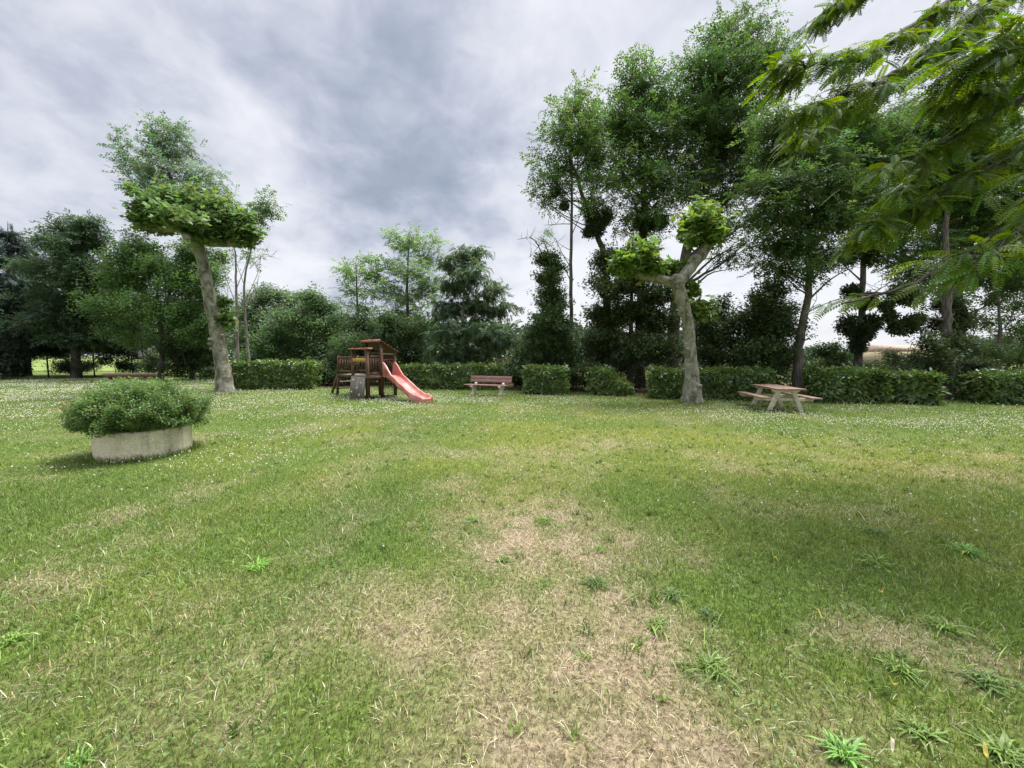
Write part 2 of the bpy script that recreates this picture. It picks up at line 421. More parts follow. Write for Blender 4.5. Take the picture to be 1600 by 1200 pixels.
def ground_mat():
    m, t = new_mat('turf_and_soil'); n = t.nodes.new; l = t.links.new
    o = n('ShaderNodeOutputMaterial'); p = n('ShaderNodeBsdfPrincipled'); l(p.outputs[0], o.inputs[0])
    p.inputs['Roughness'].default_value = .95; p.inputs['Specular IOR Level'].default_value = .1
    a = n('ShaderNodeAttribute'); a.attribute_name = 'Col'
    tc = n('ShaderNodeTexCoord')
    v = n('ShaderNodeTexNoise'); v.inputs['Scale'].default_value = 38; v.inputs['Detail'].default_value = 8; v.inputs['Roughness'].default_value = .75
    l(tc.outputs['Object'], v.inputs['Vector'])
    r = n('ShaderNodeValToRGB'); e = r.color_ramp.elements
    e[0].position = .34; e[0].color = (.24, .21, .18, 1); e[1].position = .68; e[1].color = (1.55, 1.5, 1.4, 1)
    l(v.outputs[0], r.inputs[0])
    mc = n('ShaderNodeMix'); mc.data_type = 'RGBA'; mc.blend_type = 'MULTIPLY'; mc.inputs[0].default_value = 1
    l(a.outputs[0], mc.inputs[6]); l(r.outputs[0], mc.inputs[7]); l(mc.outputs[2], p.inputs['Base Color'])
    b = n('ShaderNodeBump'); b.inputs['Strength'].default_value = .8; b.inputs['Distance'].default_value = .02
    l(v.outputs[0], b.inputs['Height']); l(b.outputs[0], p.inputs['Normal'])
    return m
tag(g.build('ground', ground_mat(), smooth=True), 'green lawn with straw coloured dry patches running to the hedges', 'lawn', kind='structure')
# the mown field seen through the gap at the far left
g = Geo(); xs = np.linspace(-230, -8, 40); ys = np.linspace(40, 190, 30)
X, Y = np.meshgrid(xs, ys); x_ = X.ravel(); y_ = Y.ravel()
i, j = np.meshgrid(np.arange(29), np.arange(39), indexing='ij'); a = (i * 40 + j).ravel()
st = (np.sin(y_ * .9) > 0) * .06
g.add(np.column_stack([x_, y_, np.full(len(x_), .03)]), np.stack([a, a + 1, a + 41, a + 40], -1),
      np.array([.20, .27, .085]) * (1 + st + (fbm(x_ * .2, y_ * .2) - .5) * .3)[:, None])
tag(g.build('far_field', ground_mat()), kind='structure')

# ------------------------------------------------------------------ grass
def scatter(n, y0, y1, margin=1.2, pw=1.0):
    """points inside the wedge of view; pw > 1 pushes them nearer"""
    u = rng.random(n * 2)
    y = y0 + (y1 - y0) * u ** pw
    w = 1.36 * y + margin
    keep = rng.random(n * 2) < w / (1.36 * y1 + margin) if pw == 1.0 else np.ones(n * 2, bool)
    y = y[keep][:n]; w = w[keep][:n]
    x = (rng.random(len(y)) * 2 - 1) * w
    return x, y
def blades(g, x, y, h, w, lean, colour, segs=2):
    n = len(x); z = gz(x, y) - .004
    an = rng.random(n) * 2 * math.pi
    la = rng.random(n) * 2 * math.pi
    dx, dy = np.cos(la), np.sin(la)
    wx, wy = np.cos(an) * w / 2, np.sin(an) * w / 2
    L = lean * h
    up = np.sqrt(np.clip(h ** 2 - L ** 2, (.15 * h) ** 2, None))
    o = np.zeros
    def row(t, k):
        cx = x + dx * L * t ** 1.6; cy = y + dy * L * t ** 1.6; cz = z + up * (1.45 * t - .45 * t * t)
        if k == 0: return [np.column_stack([cx, cy, cz])]
        return [np.column_stack([cx - wx * k, cy - wy * k, cz]), np.column_stack([cx + wx * k, cy + wy * k, cz])]
    if segs == 2:
        V = np.stack(row(0, 1) + row(.5, .85) + row(1, 0), 1)
        T = np.array([[0, 1, 3], [0, 3, 2], [2, 3, 4]])
    else:
        V = np.stack(row(0, 1) + row(1, 0), 1); T = np.array([[0, 1, 2]])
    k = V.shape[1]
    Fs = (np.arange(n)[:, None, None] * k + T[None]).reshape(-1, 3)
    g.add(V.reshape(-1, 3), Fs, np.repeat(colour, k, axis=0))
def blade_colour(x, y):
    n = len(x)
    c, d = turf_colour(x, y, 0, 0)
    r = rng.random(n); v = (.50 + 1.0 * rng.random(n) ** 1.3)[:, None]
    straw = CS * (.40 + 1.15 * rng.random(n) ** 1.4)[:, None] * np.column_stack([np.ones(n), .93 + .14 * rng.random(n), .8 + .4 * rng.random(n)])
    brown = np.array([.24, .155, .10])
    straw = np.where((rng.random(n) < .18)[:, None], brown * v, straw)
    isd = r < (d * .82 + .06)
    c = np.where(isd[:, None], straw, c * v)
    lite = (rng.random(n) < .09) & ~isd
    return np.where(lite[:, None], np.array([.36, .46, .15]) * v, c), isd, d
def ok(x, y):
    so = soilness(x, y)
    k = rng.random(len(x)) > so * 1.05
    pc = PL_C
    k &= np.hypot(x - pc[0], y - pc[1]) > .6
    return k
PL_C = np.array([-6.1, 6.3])
g = Geo()
for (n, y0, y1, h0, h1, w0, w1, sg, m) in [(290000, .9, 5.6, .024, .060, .0024, .0050, 2, .9), (300000, 3.4, 13.5, .030, .065, .004, .0085, 1, 1.2), (290000, 8.5, 31, .04, .075, .011, .022, 1, 2.5)]:
    x, y = scatter(n, y0, y1, m)
    fade = np.clip((y1 - y) / (.3 * y1), 0, 1) if y1 < 20 else 1
    if y0 > 1: fade = fade * np.clip((y - y0) / (.45 * y0), 0, 1)
    k = ok(x, y) & (rng.random(len(x)) < fade); x, y = x[k], y[k]
    c, isd, d = blade_colour(x, y)
    keep = rng.random(len(x)) > d * .25
    x, y, c, isd, d = x[keep], y[keep], c[keep], isd[keep], d[keep]
    hh = (h0 + (h1 - h0) * rng.random(len(x))) * (1 - .30 * d) * (.65 + .7 * fbm(x * 2.2, y * 2.2, 3))
    ln = np.where(isd, .55 + .42 * rng.random(len(x)), .15 + .7 * rng.random(len(x)))
    blades(g, x, y, hh, w0 + (w1 - w0) * rng.random(len(x)), ln, c, sg)
# longer bent blades in the uncut parts
x, y = scatter(26000, 1.2, 9, 1.0)
k = ok(x, y) & (rng.random(len(x)) < np.clip((fbm(x * .9 + 9, y * .9 + 2, 3) - .42) * 5, 0, 1) * (1 - dryness(x, y)) * np.where(x < 0, 1, .55)); x, y = x[k], y[k]
c, isd, d = blade_colour(x, y)
blades(g, x, y, .06 + .10 * rng.random(len(x)), .0035 + .003 * rng.random(len(x)), .6 + .38 * rng.random(len(x)), np.clip(c * 1.25, 0, .6), 2)
def collar(cx, cy, r0_, r1_, n, h):
    an = rng.random(n) * 6.283; rr = r0_ + (r1_ - r0_) * rng.random(n) ** 1.6
    x = cx + np.cos(an) * rr; y = cy + np.sin(an) * rr
    c, _, _ = blade_colour(x, y)
    blades(g, x, y, h * (.4 + .8 * rng.random(n)), .004 + .004 * rng.random(n), .1 + .6 * rng.random(n), c, 2)
collar(PL_C[0], PL_C[1], .605, .70, 1500, .12)
for (px_, D_c, rr_) in ((350, 16.8, .42), (1083, 13.0, .36)): collar((px_ - 800) / F * D_c, D_c, rr_, rr_ + .22, 900, .13)
for (px_, py_) in ((1201, 642), (1259, 643.5), (1178, 634.5), (731, 618), (778, 619), (576, 624.6), (565, 626), (598, 621), (621, 620), (508, 616), (525, 616), (658, 631), (648, 630), (668, 630)):
    p_ = G0(px_, py_); collar(p_[0], p_[1], .03, .22, 130, .10)
n = 9000; x = -13.4 + 32 * rng.random(n); y = hedge_y(x) - .12 + .25 * (rng.random(n) - .5); c, _, _ = blade_colour(x, y)
blades(g, x, y, .07 + .10 * rng.random(n), .006 + .006 * rng.random(n), .1 + .6 * rng.random(n), c * .9, 1)
x, y = scatter(95000, .95, 7.5, .8)
k = ok(x, y) & (rng.random(len(x)) < dryness(x, y) * 1.1 + .012); x, y = x[k], y[k]; n = len(x)
pal = np.array([[.62, .54, .36], [.50, .40, .24], [.36, .26, .16], [.70, .63, .46]])[rng.integers(0, 4, n)] * (.75 + .4 * rng.random(n))[:, None]
blades(g, x, y, .035 + .06 * rng.random(n), .0016 + .0018 * rng.random(n) + .0003 * y, .86 + .135 * rng.random(n), pal, 2)
tag(g.build('grass', M_grass), 'short meadow grass, lush green to dry straw, covering the lawn', 'grass', kind='stuff')

# clover and low broad leaves between the blades
g = Geo()
for (n, y0, y1, s0) in [(22000, 1.0, 5, .0075), (40000, 5, 13, .014)]:
    x, y = scatter(n, y0, y1, 1.0)
    k = ok(x, y) & (rng.random(len(x)) < np.clip((fbm(x * 1.4 + 30, y * 1.4 + 70, 3) - .40) * 5, .05, 1)) & (dryness(x, y) < .45)
    x, y = x[k], y[k]; n = len(x)
    s = s0 * (.6 + .8 * rng.random(n)); an = rng.random(n) * 6.283
    z = gz(x, y) + .012 + .022 * rng.random(n)
    ca, sa = np.cos(an), np.sin(an); tz = (rng.random((n, 2)) - .5) * .9
    P = [(-1, 0), (0, .62), (1, 0), (0, -.62)]
    V = np.stack([np.column_stack([x + s * (u * ca - v * sa), y + s * (u * sa + v * ca), z + s * (u * tz[:, 0] + v * tz[:, 1])]) for u, v in P], 1)
    col = np.array([.11, .20, .05]) * (.6 + .8 * rng.random(n))[:, None]
    g.add(V.reshape(-1, 3), np.arange(n * 4).reshape(-1, 4), np.repeat(col, 4, axis=0))
tag(g.build('clover_leaves', M_grass), 'low clover leaves spread between the grass blades', 'clover', kind='stuff')

# clover blossom: white heads on short stalks
FLW = [(120, 640, 260, 40, 1.1), (250, 610, 260, 16, .75), (560, 640, 220, 22, 1.0), (700, 625, 160, 10, .9), (1400, 662, 330, 26, 1.5), (1200, 650, 140, 12, 1.0), (1560, 655, 140, 12, .8),
       (1180, 755, 170, 26, .32), (340, 720, 160, 22, .33), (480, 690, 160, 22, .4), (1500, 820, 130, 22, .13), (60, 720, 120, 30, .3), (1090, 622, 50, 6, .6), (40, 600, 80, 6, .6), (900, 628, 140, 5, .3)]
g = Geo()
x, y = scatter(120000, 2.5, 27, 2.0)
dn = gblobs(x, y, FLW) * np.clip(fbm(x * .9 + 11, y * .9 + 31, 4) * 2.6 - .75, .05, 1.4) + .006
k = ok(x, y) & (rng.random(len(x)) < dn) & (y < hedge_y(x) - .15); x, y = x[k], y[k]; n = len(x)
r = (.0065 + .007 * rng.random(n)) * (1 + .035 * y); zt = gz(x, y) + .045 + .035 * rng.random(n)
oc = np.array([[1, 0, 0], [0, 1, 0], [-1, 0, 0], [0, -1, 0], [0, 0, .9], [0, 0, -.6]])
of = np.array([[0, 1, 4], [1, 2, 4], [2, 3, 4], [3, 0, 4], [1, 0, 5], [2, 1, 5], [3, 2, 5], [0, 3, 5]])
V = np.column_stack([x, y, zt])[:, None] + oc[None] * r[:, None, None]
col = np.array([.80, .80, .68]) * (.72 + .28 * rng.random(n))[:, None]
g.add(V.reshape(-1, 3), (np.arange(n)[:, None, None] * 6 + of[None]).reshape(-1, 3), np.repeat(col, 6, axis=0))
tag(g.build('clover_flowers', M_petal), 'small white clover flower heads sprinkled over the lawn', 'flowers', kind='stuff')

# dead leaves and chips on the bare strip behind the hedges
g = Geo(); n = 9000
x = -14 + 38 * rng.random(n); y = hedge_y(x) + rng.random(n) ** 1.5 * 5 - .2
s = .02 + .03 * rng.random(n); an = rng.random(n) * 6.283; z = gz(x, y) + .01 + .02 * rng.random(n)
ca, sa = np.cos(an), np.sin(an); tz = (rng.random((n, 2)) - .5) * 1.2
V = np.stack([np.column_stack([x + s * (u * ca - v * sa), y + s * (u * sa + v * ca), z + s * (u * tz[:, 0] + v * tz[:, 1])]) for u, v in P], 1)
pal = np.array([[.16, .10, .06], [.24, .16, .09], [.10, .07, .045], [.45, .40, .33]])
col = pal[rng.choice(4, n, p=[.4, .3, .24, .06])] * (.7 + .6 * rng.random(n))[:, None]
g.add(V.reshape(-1, 3), np.arange(n * 4).reshape(-1, 4), np.repeat(col, 4, axis=0))
tag(g.build('leaf_litter', M_grass), 'brown fallen leaves on the bare strip under the trees', 'leaf litter', kind='stuff')

# ------------------------------------------------------------------ leaf templates (x along, y across, z normal)
def rhomb(o, ang, ln, w, tilt=0.0, roll=0.0):
    d = np.array([math.cos(ang), math.sin(ang), tilt]); d /= np.linalg.norm(d)
    s = np.cross([0, 0, 1], d); s /= np.linalg.norm(s)
    s = s * math.cos(roll) + np.cross(d, s) * math.sin(roll)
    o = np.array(o, float)
    return [o, o + d * ln * .5 + s * w / 2, o + d * ln, o + d * ln * .5 - s * w / 2]
def T_frond(n=4, ln=.13, w=.06, L=.34, droop=-.25):
    v = []; r = np.random.default_rng(n)
    for i in range(n):
        t = (i + .6) / n
        for s in (-1, 1):
            q = t + (r.random() - .5) * .22
            v += rhomb((q * L, (r.random() - .5) * .05, droop * L * q * q + (r.random() - .5) * .05), s * (.5 + r.random() * .9), ln * (.8 + .5 * r.random()), w, -.15 + (r.random() - .5) * .6, s * (r.random() - .2) * .9)
    v += rhomb((L, 0, droop * L), 0, ln, w, -.3)
    return np.array(v)
def T_cluster(n=7, ln=.11, w=.055, R=.13, seed=1):
    r = np.random.default_rng(seed); v = []
    for i in range(n):
        o = (r.random(3) - .5) * 2 * R * np.array([1, 1, .7])
        v += rhomb(o, r.random() * 6.28, ln * (.7 + .6 * r.random()), w, (r.random() - .6) * 1.1, (r.random() - .5) * 1.4)
    return np.array(v)
def T_palm(s=.2):
    v = []
    for a_, l_ in ((0, 1), (.95, .8), (-.95, .8)): v += rhomb((0, 0, 0), a_, s * l_, s * .5, -.15)
    return np.array(v)
def T_droop():
    v = []
    for i in range(5):
        t = (i + .5) / 5; o = (t * .3, 0, -.22 * t * t)
        for s in (-1, 1): v += rhomb(o, s * .9, .17, .06, -.75, s * .3)
    return np.array(v)
def T_needle():
    v = []
    for i in range(6):
        t = i / 6; o = (t * .5, 0, -.12 * t)
        for s in (-1, 1): v += rhomb(o, s * .7, .16, .035, -.5)
    v += rhomb((0, 0, 0), 0, .6, .05, -.2)
    return np.array(v)
def T_near():
    """one long pinnate leaf, thirteen pairs of narrow leaflets"""
    v = []; L_ = .27; n = 9
    for i in range(n):
        t = (i + 1.5) / (n + 1); o = np.array((t * L_, 0, -.10 * L_ * t * t * 3))
        for s in (-1, 1):
            ln = .064 * (1 - .75 * (2 * t - .9) ** 2 * .5)
            d = np.array([math.cos(s * 1.15), math.sin(s * 1.15), -.22]); d /= np.linalg.norm(d)
            q = np.cross([0, 0, 1], d); q /= np.linalg.norm(q)
            w = .0135
            v += [o, o + d * ln * .35 + q * w, o + d * ln, o + d * ln * .45 - q * w]
    st = .002
    v += [np.array([0, -st, 0]), np.array([L_ * .5, -st, -.075 * L_]), np.array([L_ * .5, st, -.075 * L_]), np.array([0, st, 0])]
    v += [np.array([L_ * .5, -st, -.075 * L_]), np.array([L_, -st, -.3 * L_]), np.array([L_, st, -.3 * L_]), np.array([L_ * .5, st, -.075 * L_])]
    return np.array(v)
TEM = {'frond': T_frond(), 'light': T_frond(5, .125, .054, .40, -.2), 'cluster': T_cluster(), 'palm': T_palm(), 'droop': T_droop(), 'needle': T_needle(),
       'near': T_near(), 'small': T_cluster(8, .065, .035, .09, 4), 'laurel': T_cluster(3, .12, .055, .05, 6), 'ivy': T_cluster(9, .10, .065, .14, 9), 'tiny': T_cluster(8, .034, .022, .045, 12)}
def stamp(g, tem, P, D, Nn, S, col, var=.35, hue=.12, r=None):
    r = r or rng
    T = TEM[tem]; n = len(P)
    D = D / (np.linalg.norm(D, axis=1)[:, None] + 1e-9)
    Yv = np.cross(Nn, D); Yv /= np.linalg.norm(Yv, axis=1)[:, None] + 1e-9
    Z = np.cross(D, Yv)
    B = np.stack([D, Yv, Z], 1)
    V = P[:, None] + np.einsum('kj,njl->nkl', T, B) * S[:, None, None]
    nf = len(T) // 4
    c = np.broadcast_to(np.asarray(col, float), (n, 3)) * (1 - var + 2 * var * r.random(n))[:, None]
    c = c[:, None] * (1 - .18 + .36 * r.random((n, nf)))[:, :, None]
    c = c * (1 + np.stack([hue * (r.random((n, 1)) * 2 - 1) * 2, np.zeros((n, 1)), -hue * (r.random((n, 1)) * 2 - 1)], -1))
    g.add(V.reshape(-1, 3), np.arange(n * nf * 4).reshape(-1, 4), np.repeat(np.clip(c, .004, .9).reshape(-1, 3), 4, axis=0))

def bez(a, b, c, n):
    t = np.linspace(0, 1, n)[:, None]
    return a * (1 - t) ** 2 + 2 * b * t * (1 - t) + c * t * t
def smooth_path(P, n):
    P = np.array(P, float); m = len(P)
    t = np.linspace(0, m - 1, n); out = []
    Q = np.vstack([2 * P[0] - P[1], P, 2 * P[-1] - P[-2]])
    for u in t:
        i = min(int(u), m - 2); f = u - i
        p0, p1, p2, p3 = Q[i:i + 4]
        out.append(.5 * ((2 * p1) + (-p0 + p2) * f + (2 * p0 - 5 * p1 + 4 * p2 - p3) * f * f + (-p0 + 3 * p1 - 3 * p2 + p3) * f ** 3))
    return np.array(out)

def grow(gt, gc, trunk, r0, blobs, D, tem, col, r, nsub=19, per=12, size=1.0, up=.25, limb_r=.3, flat=.75, twig=True, spread=1.0, hang=0.0, var=.35):
    """limbs from the trunk into each clump, twigs through the clump, sprays along the twigs"""
    P = smooth_path(trunk, 26)
    for b in blobs:
        px, py, rx, ry = b[:4]; dens = b[4] if len(b) > 4 else 1.0; dd = b[5] if len(b) > 5 else (r.random() - .5) * 1.6
        c = W(px, py, D + dd); RX = rx * spread * (D + dd) / F; RZ = ry * (1 + (spread - 1) * .6) * (D + dd) / F; RY = max(RX, RZ) * .85
        hd = np.hypot(P[:, 0] - c[0], P[:, 1] - c[1])
        want = c[2] - RZ * .5 - up * 2.2 * hd
        k = np.argmin(np.abs(P[:, 2] - want) + .35 * hd)
        s = P[k]
        mid = (s + c) / 2 + np.array([0, 0, -.12 * np.linalg.norm(c - s)]) + (r.random(3) - .5) * .35
        Lm = bez(s, mid, c + np.array([0, 0, RZ * .25]), 9)
        Lm[1:-1] += (r.random((7, 3)) - .5) * .10 * min(1.0, RX)
        lr = r0 * limb_r * (1 - .45 * k / 26) * min(1, .5 + .35 * RX)
        gt.tube(Lm, np.linspace(lr, lr * .25, 9), 6)
        m = max(5, int(nsub * dens * np.clip(RX * RZ / .62, .45, 9) / size ** 1.2))
        u = r.normal(size=(m, 3)); u /= np.linalg.norm(u, axis=1)[:, None]
        rad = r.random(m) ** .42
        tg = c + u * rad[:, None] * np.array([RX, RY, RZ])
        for q in range(m):
            t = Lm[r.integers(3, 9)]
            e = tg[q]; ln = np.linalg.norm(e - t) + .01
            md = (t + e) / 2 + np.array([0, 0, .10 * ln])
            tw = bez(t, md, e, 6)
            if twig: gt.tube(tw, np.linspace(max(.010, lr * .22), .005, 6), 3)
            kk = max(3, int(per * (.6 + .8 * r.random())))
            tt = .35 + .7 * r.random(kk)
            base = t[None] * (1 - tt)[:, None] + e[None] * tt[:, None] + np.array([0, 0, 1]) * (.2 * ln * (tt * (1 - tt)))[:, None]
            off = r.normal(size=(kk, 3)) * np.array([.26, .26, .13]) * min(1.0, .35 + .4 * RX) * size ** .5
            pos = base + off
            dr = (pos - c) * np.array([1, 1, .4]) / (RX + .1) + r.normal(size=(kk, 3)) * .85
            dr[:, 2] = dr[:, 2] * flat - hang + .05
            nn = np.column_stack([r.normal(size=kk) * .45, r.normal(size=kk) * .45, np.ones(kk)])
            stamp(gc, tem, pos, dr, nn, size * (.75 + .5 * r.random(kk)), col, var, r=r)

def tree(name, label, cat, base, D, trunk_px, r0, blobs, tem='frond', col=(.06, .11, .03), mat=None, bark=None, seed=1, group=None, tip=.28, bare=None, mistle=None, **kw):
    r = np.random.default_rng(seed)
    b = np.array([(base - 800) / F * D, D, 0.0])
    o = thing(name, label, cat, b, 0, group)
    pts = [b - np.array([0, 0, .1])] + [W(p[0], p[1], D + (p[2] if len(p) > 2 else 0)) for p in trunk_px]
    P = smooth_path(pts, 22)
    P[1:-1] += (r.random((20, 3)) - .5) * r0 * .35
    gt = Geo(); gc = Geo()
    rad = r0 * np.linspace(1, tip, 22); rad[0] *= 1.35; rad[1] *= 1.1
    gt.tube(P, rad, 10)
    grow(gt, gc, P[::1], r0, blobs, D, tem, np.array(col) * (np.array([2.55, 2.2, 2.2]) if b[0] > -6 else np.array([2.5, 2.15, 2.6])), r, **kw)  # crown colours lifted; left trees lifted towards blue to stand in for haze
    if bare:
        for seq in bare:
            q = smooth_path([W(x, y, D + (z if z else 0)) for x, y, z in seq], 9)
            gt.tube(q, np.linspace(r0 * .22, .008, 9), 5)
            for k in range(9):
                s = q[r.integers(3, 9)]; e = s + (r.random(3) - [.5, .5, .25]) * 1.2
                gt.tube(bez(s, (s + e) / 2 + (r.random(3) - .5) * .2, e, 5), np.linspace(.012, .004, 5), 3)
    gt.build('trunk', bark or M_bark, o, True, b)
    if gc.n: gc.build('crown', mat or M_leaf, o, False, b)
    if mistle:
        for (px, py, rr) in mistle:
            gm = Geo(); c = W(px, py, D - .3); R = rr * D / F; n = int(160 * R / .4) + 60
            u = r.normal(size=(n, 3)); u /= np.linalg.norm(u, axis=1)[:, None]
            pos = c + u * (r.random(n) ** .5)[:, None] * R
            stamp(gm, 'cluster', pos, u, np.cross(u, r.normal(size=(n, 3))), .8 + .4 * r.random(n), (.055, .080, .028), r=r)
            gm.build('mistletoe', M_leafd, o, False, b)
    return o

# ------------------------------------------------------------------ hedges and shrubs
def hedge(name, label, pts, h, w, seed, col=(.13, .20, .045), dens=330, lsize=1.0, sag=None):
    """clipped laurel: leaves standing on a dark twiggy block"""
    r = np.random.default_rng(seed); g = Geo(); h *= .93
    a, b = [np.array(p) for p in pts]
    ax = b - a; ln = np.linalg.norm(ax); ax /= ln; nr = np.array([-ax[1], ax[0], 0])
    if nr[1] < 0: nr = -nr
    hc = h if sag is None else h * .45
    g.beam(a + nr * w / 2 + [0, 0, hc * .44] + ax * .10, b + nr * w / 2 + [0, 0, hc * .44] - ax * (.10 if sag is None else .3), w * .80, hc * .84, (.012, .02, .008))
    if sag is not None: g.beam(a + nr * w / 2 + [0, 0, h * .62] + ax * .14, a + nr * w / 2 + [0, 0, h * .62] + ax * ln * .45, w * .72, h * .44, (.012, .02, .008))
    def put(n, f, nn):
        p = f(n); bul = (fbm(p[:, 0] * 2.3 + p[:, 1], p[:, 2] * 2.6 + seed, 3) - .5) * .30
        P_ = p + nn * (bul + (r.random(n) - .6) * .07 + np.where(r.random(n) < .05, .10, 0))[:, None]
        if sag is not None:
            t = np.clip(((P_ - a) @ ax) / ln, 0, 1); P_[:, 2] *= np.interp(t, [q[0] for q in sag], [q[1] for q in sag])
        d = r.normal(size=(n, 3)) + nn * .4 + np.array([0, 0, .35])
        m = nn + r.normal(size=(n, 3)) * .55 + np.array([0, 0, .35])
        stamp(g, 'laurel', P_, d, m, lsize * (.7 + .6 * r.random(n)), col, .4, .12, r=r)
    A = lambda n: a + ax * (ln * r.random(n))[:, None]
    put(int(dens * ln * h), lambda n: A(n) + np.array([0, 0, h]) * r.random(n)[:, None] ** .9, -nr)
    put(int(dens * ln * h * .5), lambda n: A(n) + nr * w + np.array([0, 0, h]) * r.random(n)[:, None], nr)
    put(int(dens * ln * w * 1.1), lambda n: A(n) + nr * w * r.random(n)[:, None] + np.array([0, 0, h]), np.array([0, 0, 1.]))
    for e, s in ((a, -1), (b, 1)):
        put(int(dens * w * h), lambda n: e + nr * w * r.random(n)[:, None] + np.array([0, 0, h]) * r.random(n)[:, None], ax * s)
    o = g.build(name, M_hedge, origin=(a + b) / 2)
    return tag(o, label, 'hedge', 'clipped laurel hedges along the edge of the lawn')
def H(px0, py0, px1, py1): return (G0(px0, py0), G0(px1, py1))
hedge('laurel_hedge', 'long clipped laurel hedge right beside the taller plane trunk on the left', H(357, 609, 484, 608), 1.33, 1.3, 21)
hedge('laurel_hedge', 'long clipped laurel hedge between the red slide and the wooden bench', H(622, 608, 785, 609), 1.17, 1.1, 22)
hedge('laurel_hedge', 'square clipped laurel block just right of the wooden bench', H(819, 616, 884, 617), 1.14, 1.1, 23)
hedge('laurel_hedge', 'small laurel block whose right half slumps low to the ground', H(918, 616, 977, 619), 1.14, .9, 24, sag=[(0, 1), (.45, 1), (.7, .62), (1, .4)])
hedge('laurel_hedge', 'long laurel hedge behind the forked plane tree', H(1022, 623, 1205, 627), 1.12, 1.0, 25, (.115, .18, .04))
hedge('laurel_hedge', 'shaggy laurel hedge starting right behind the picnic table', H(1284, 629, 1386, 631), 1.10, 1.0, 26, (.11, .175, .04), lsize=1.15)
hedge('laurel_hedge', 'loose laurel bush with big pale leaves low at its right end', H(1392, 629, 1462, 633), 1.02, .9, 27, (.12, .185, .044), 260, 1.4)
hedge('laurel_hedge', 'laurel hedge cut off by the right edge of the photo', H(1537, 631, 1720, 634), 1.02, 1.0, 28, (.11, .175, .04), lsize=1.15)

def shrub(name, label, px, py0, D, blobs, col, seed, tem='cluster', mat=None, cat='shrub', **kw):
    kw.setdefault('nsub', 26); kw.setdefault('per', 12)
    return tree(name, label, cat, px, D, [(px, py0), (px + 3, (py0 * 2 + min(b[1] for b in blobs)) / 3)], .05, blobs, tem, col, mat or M_leafd, M_bark, seed, limb_r=.7, **kw)

# ------------------------------------------------------------------ the two pollarded plane trees
def plane_tree(label, D, base, trunk_px, rads, arms, clumps, seed, shade=(.155, .24, .075)):
    r = np.random.default_rng(seed)
    b = np.array([(base - 800) / F * D, D, 0.0])
    o = thing('plane_tree', label, 'tree', b)
    gt = Geo(); gc = Geo()
    def knobby(P, R, n=14):
        R = R * (.70 if D > 15 else .76)
        m = len(P)
        gt.tube(P, R, n)
        V = gt.V[-1]; nrm = V - np.repeat(P, n, axis=0); rr = np.linalg.norm(nrm, axis=1)
        bump = (fbm(V[:, 0] * 6 + V[:, 1] * 5 + seed, V[:, 2] * 5, 3) - .5) * .34
        ring = np.repeat((r.random(m) - .5) * .09, n)
        gt.V[-1] = V + nrm * (bump + ring)[:, None]
        # round end cap
        gt.tube(np.array([P[-1], P[-1] + (P[-1] - P[-2]) / np.linalg.norm(P[-1] - P[-2]) * R[-1] * .5, P[-1] + (P[-1] - P[-2]) / np.linalg.norm(P[-1] - P[-2]) * R[-1] * .8]), [R[-1], R[-1] * .75, .01], n)
    pts = [b - np.array([0, 0, .12])] + [W(x, y, D + z) for x, y, z in trunk_px]
    P = smooth_path(pts, 44)
    R = np.interp(np.linspace(0, 1, 44), np.linspace(0, 1, len(rads)), rads)
    knobby(P, R)
    # pruning scars
    for k in range(16):
        i = r.integers(5, 42); an = r.random() * 6.28
        d = np.array([math.cos(an), math.sin(an) , .1]); s = P[i] + d * R[i] * .7
        gt.tube([s, s + d * R[i] * .38, s + d * R[i] * .46], [R[i] * .24, R[i] * .17, .01], 7)
    for seq, ra, rb in arms:
        Q = smooth_path([W(x, y, D + z) for x, y, z in seq], 16)
        knobby(Q, np.linspace(ra, rb, 16), 12)
    for (x, y, z, rx, ry, dens) in clumps:
        c = W(x, y, D + z); RX = rx * (D + z) / F; RZ = ry * (D + z) / F
        nb = int(56 * dens * max(.3, RX * RZ / .8))
        u = r.normal(size=(nb, 3)); u /= np.linalg.norm(u, axis=1)[:, None]
        u[:, 2] = np.abs(u[:, 2]) * 1.25 - .28
        for q in range(nb):
            s = c + np.array([0, 0, -RZ * .6]) + u[q] * np.array([RX, RX, RZ]) * .15
            s[:2] += (r.random(2) - .5) * RX * 1.0
            e = c + u[q] * np.array([RX, RX * .9, RZ]) * (.50 + .80 * r.random() ** 1.6)
            md = (s + e) / 2 + np.array([0, 0, .08])
            tw = bez(s, md, e, 5); gt.tube(tw, np.linspace(.014, .005, 5), 3)
            kk = 22; tt = .2 + .85 * r.random(kk)
            pos = s + (e - s) * tt[:, None] + r.normal(size=(kk, 3)) * .085
            dr = u[q] * np.array([1, 1, .2]) + r.normal(size=(kk, 3)) * .7; dr[:, 2] -= .3
            nn = np.column_stack([r.normal(size=kk) * .5, r.normal(size=kk) * .5 - .25, np.ones(kk)])
            stamp(gc, 'palm', pos, dr, nn, .66 + .55 * r.random(kk), shade, .32, .12, r=r)
    gt.build('trunk', M_plane, o, True, b)
    gc.build('crown', M_leaf, o, False, b)
    return o
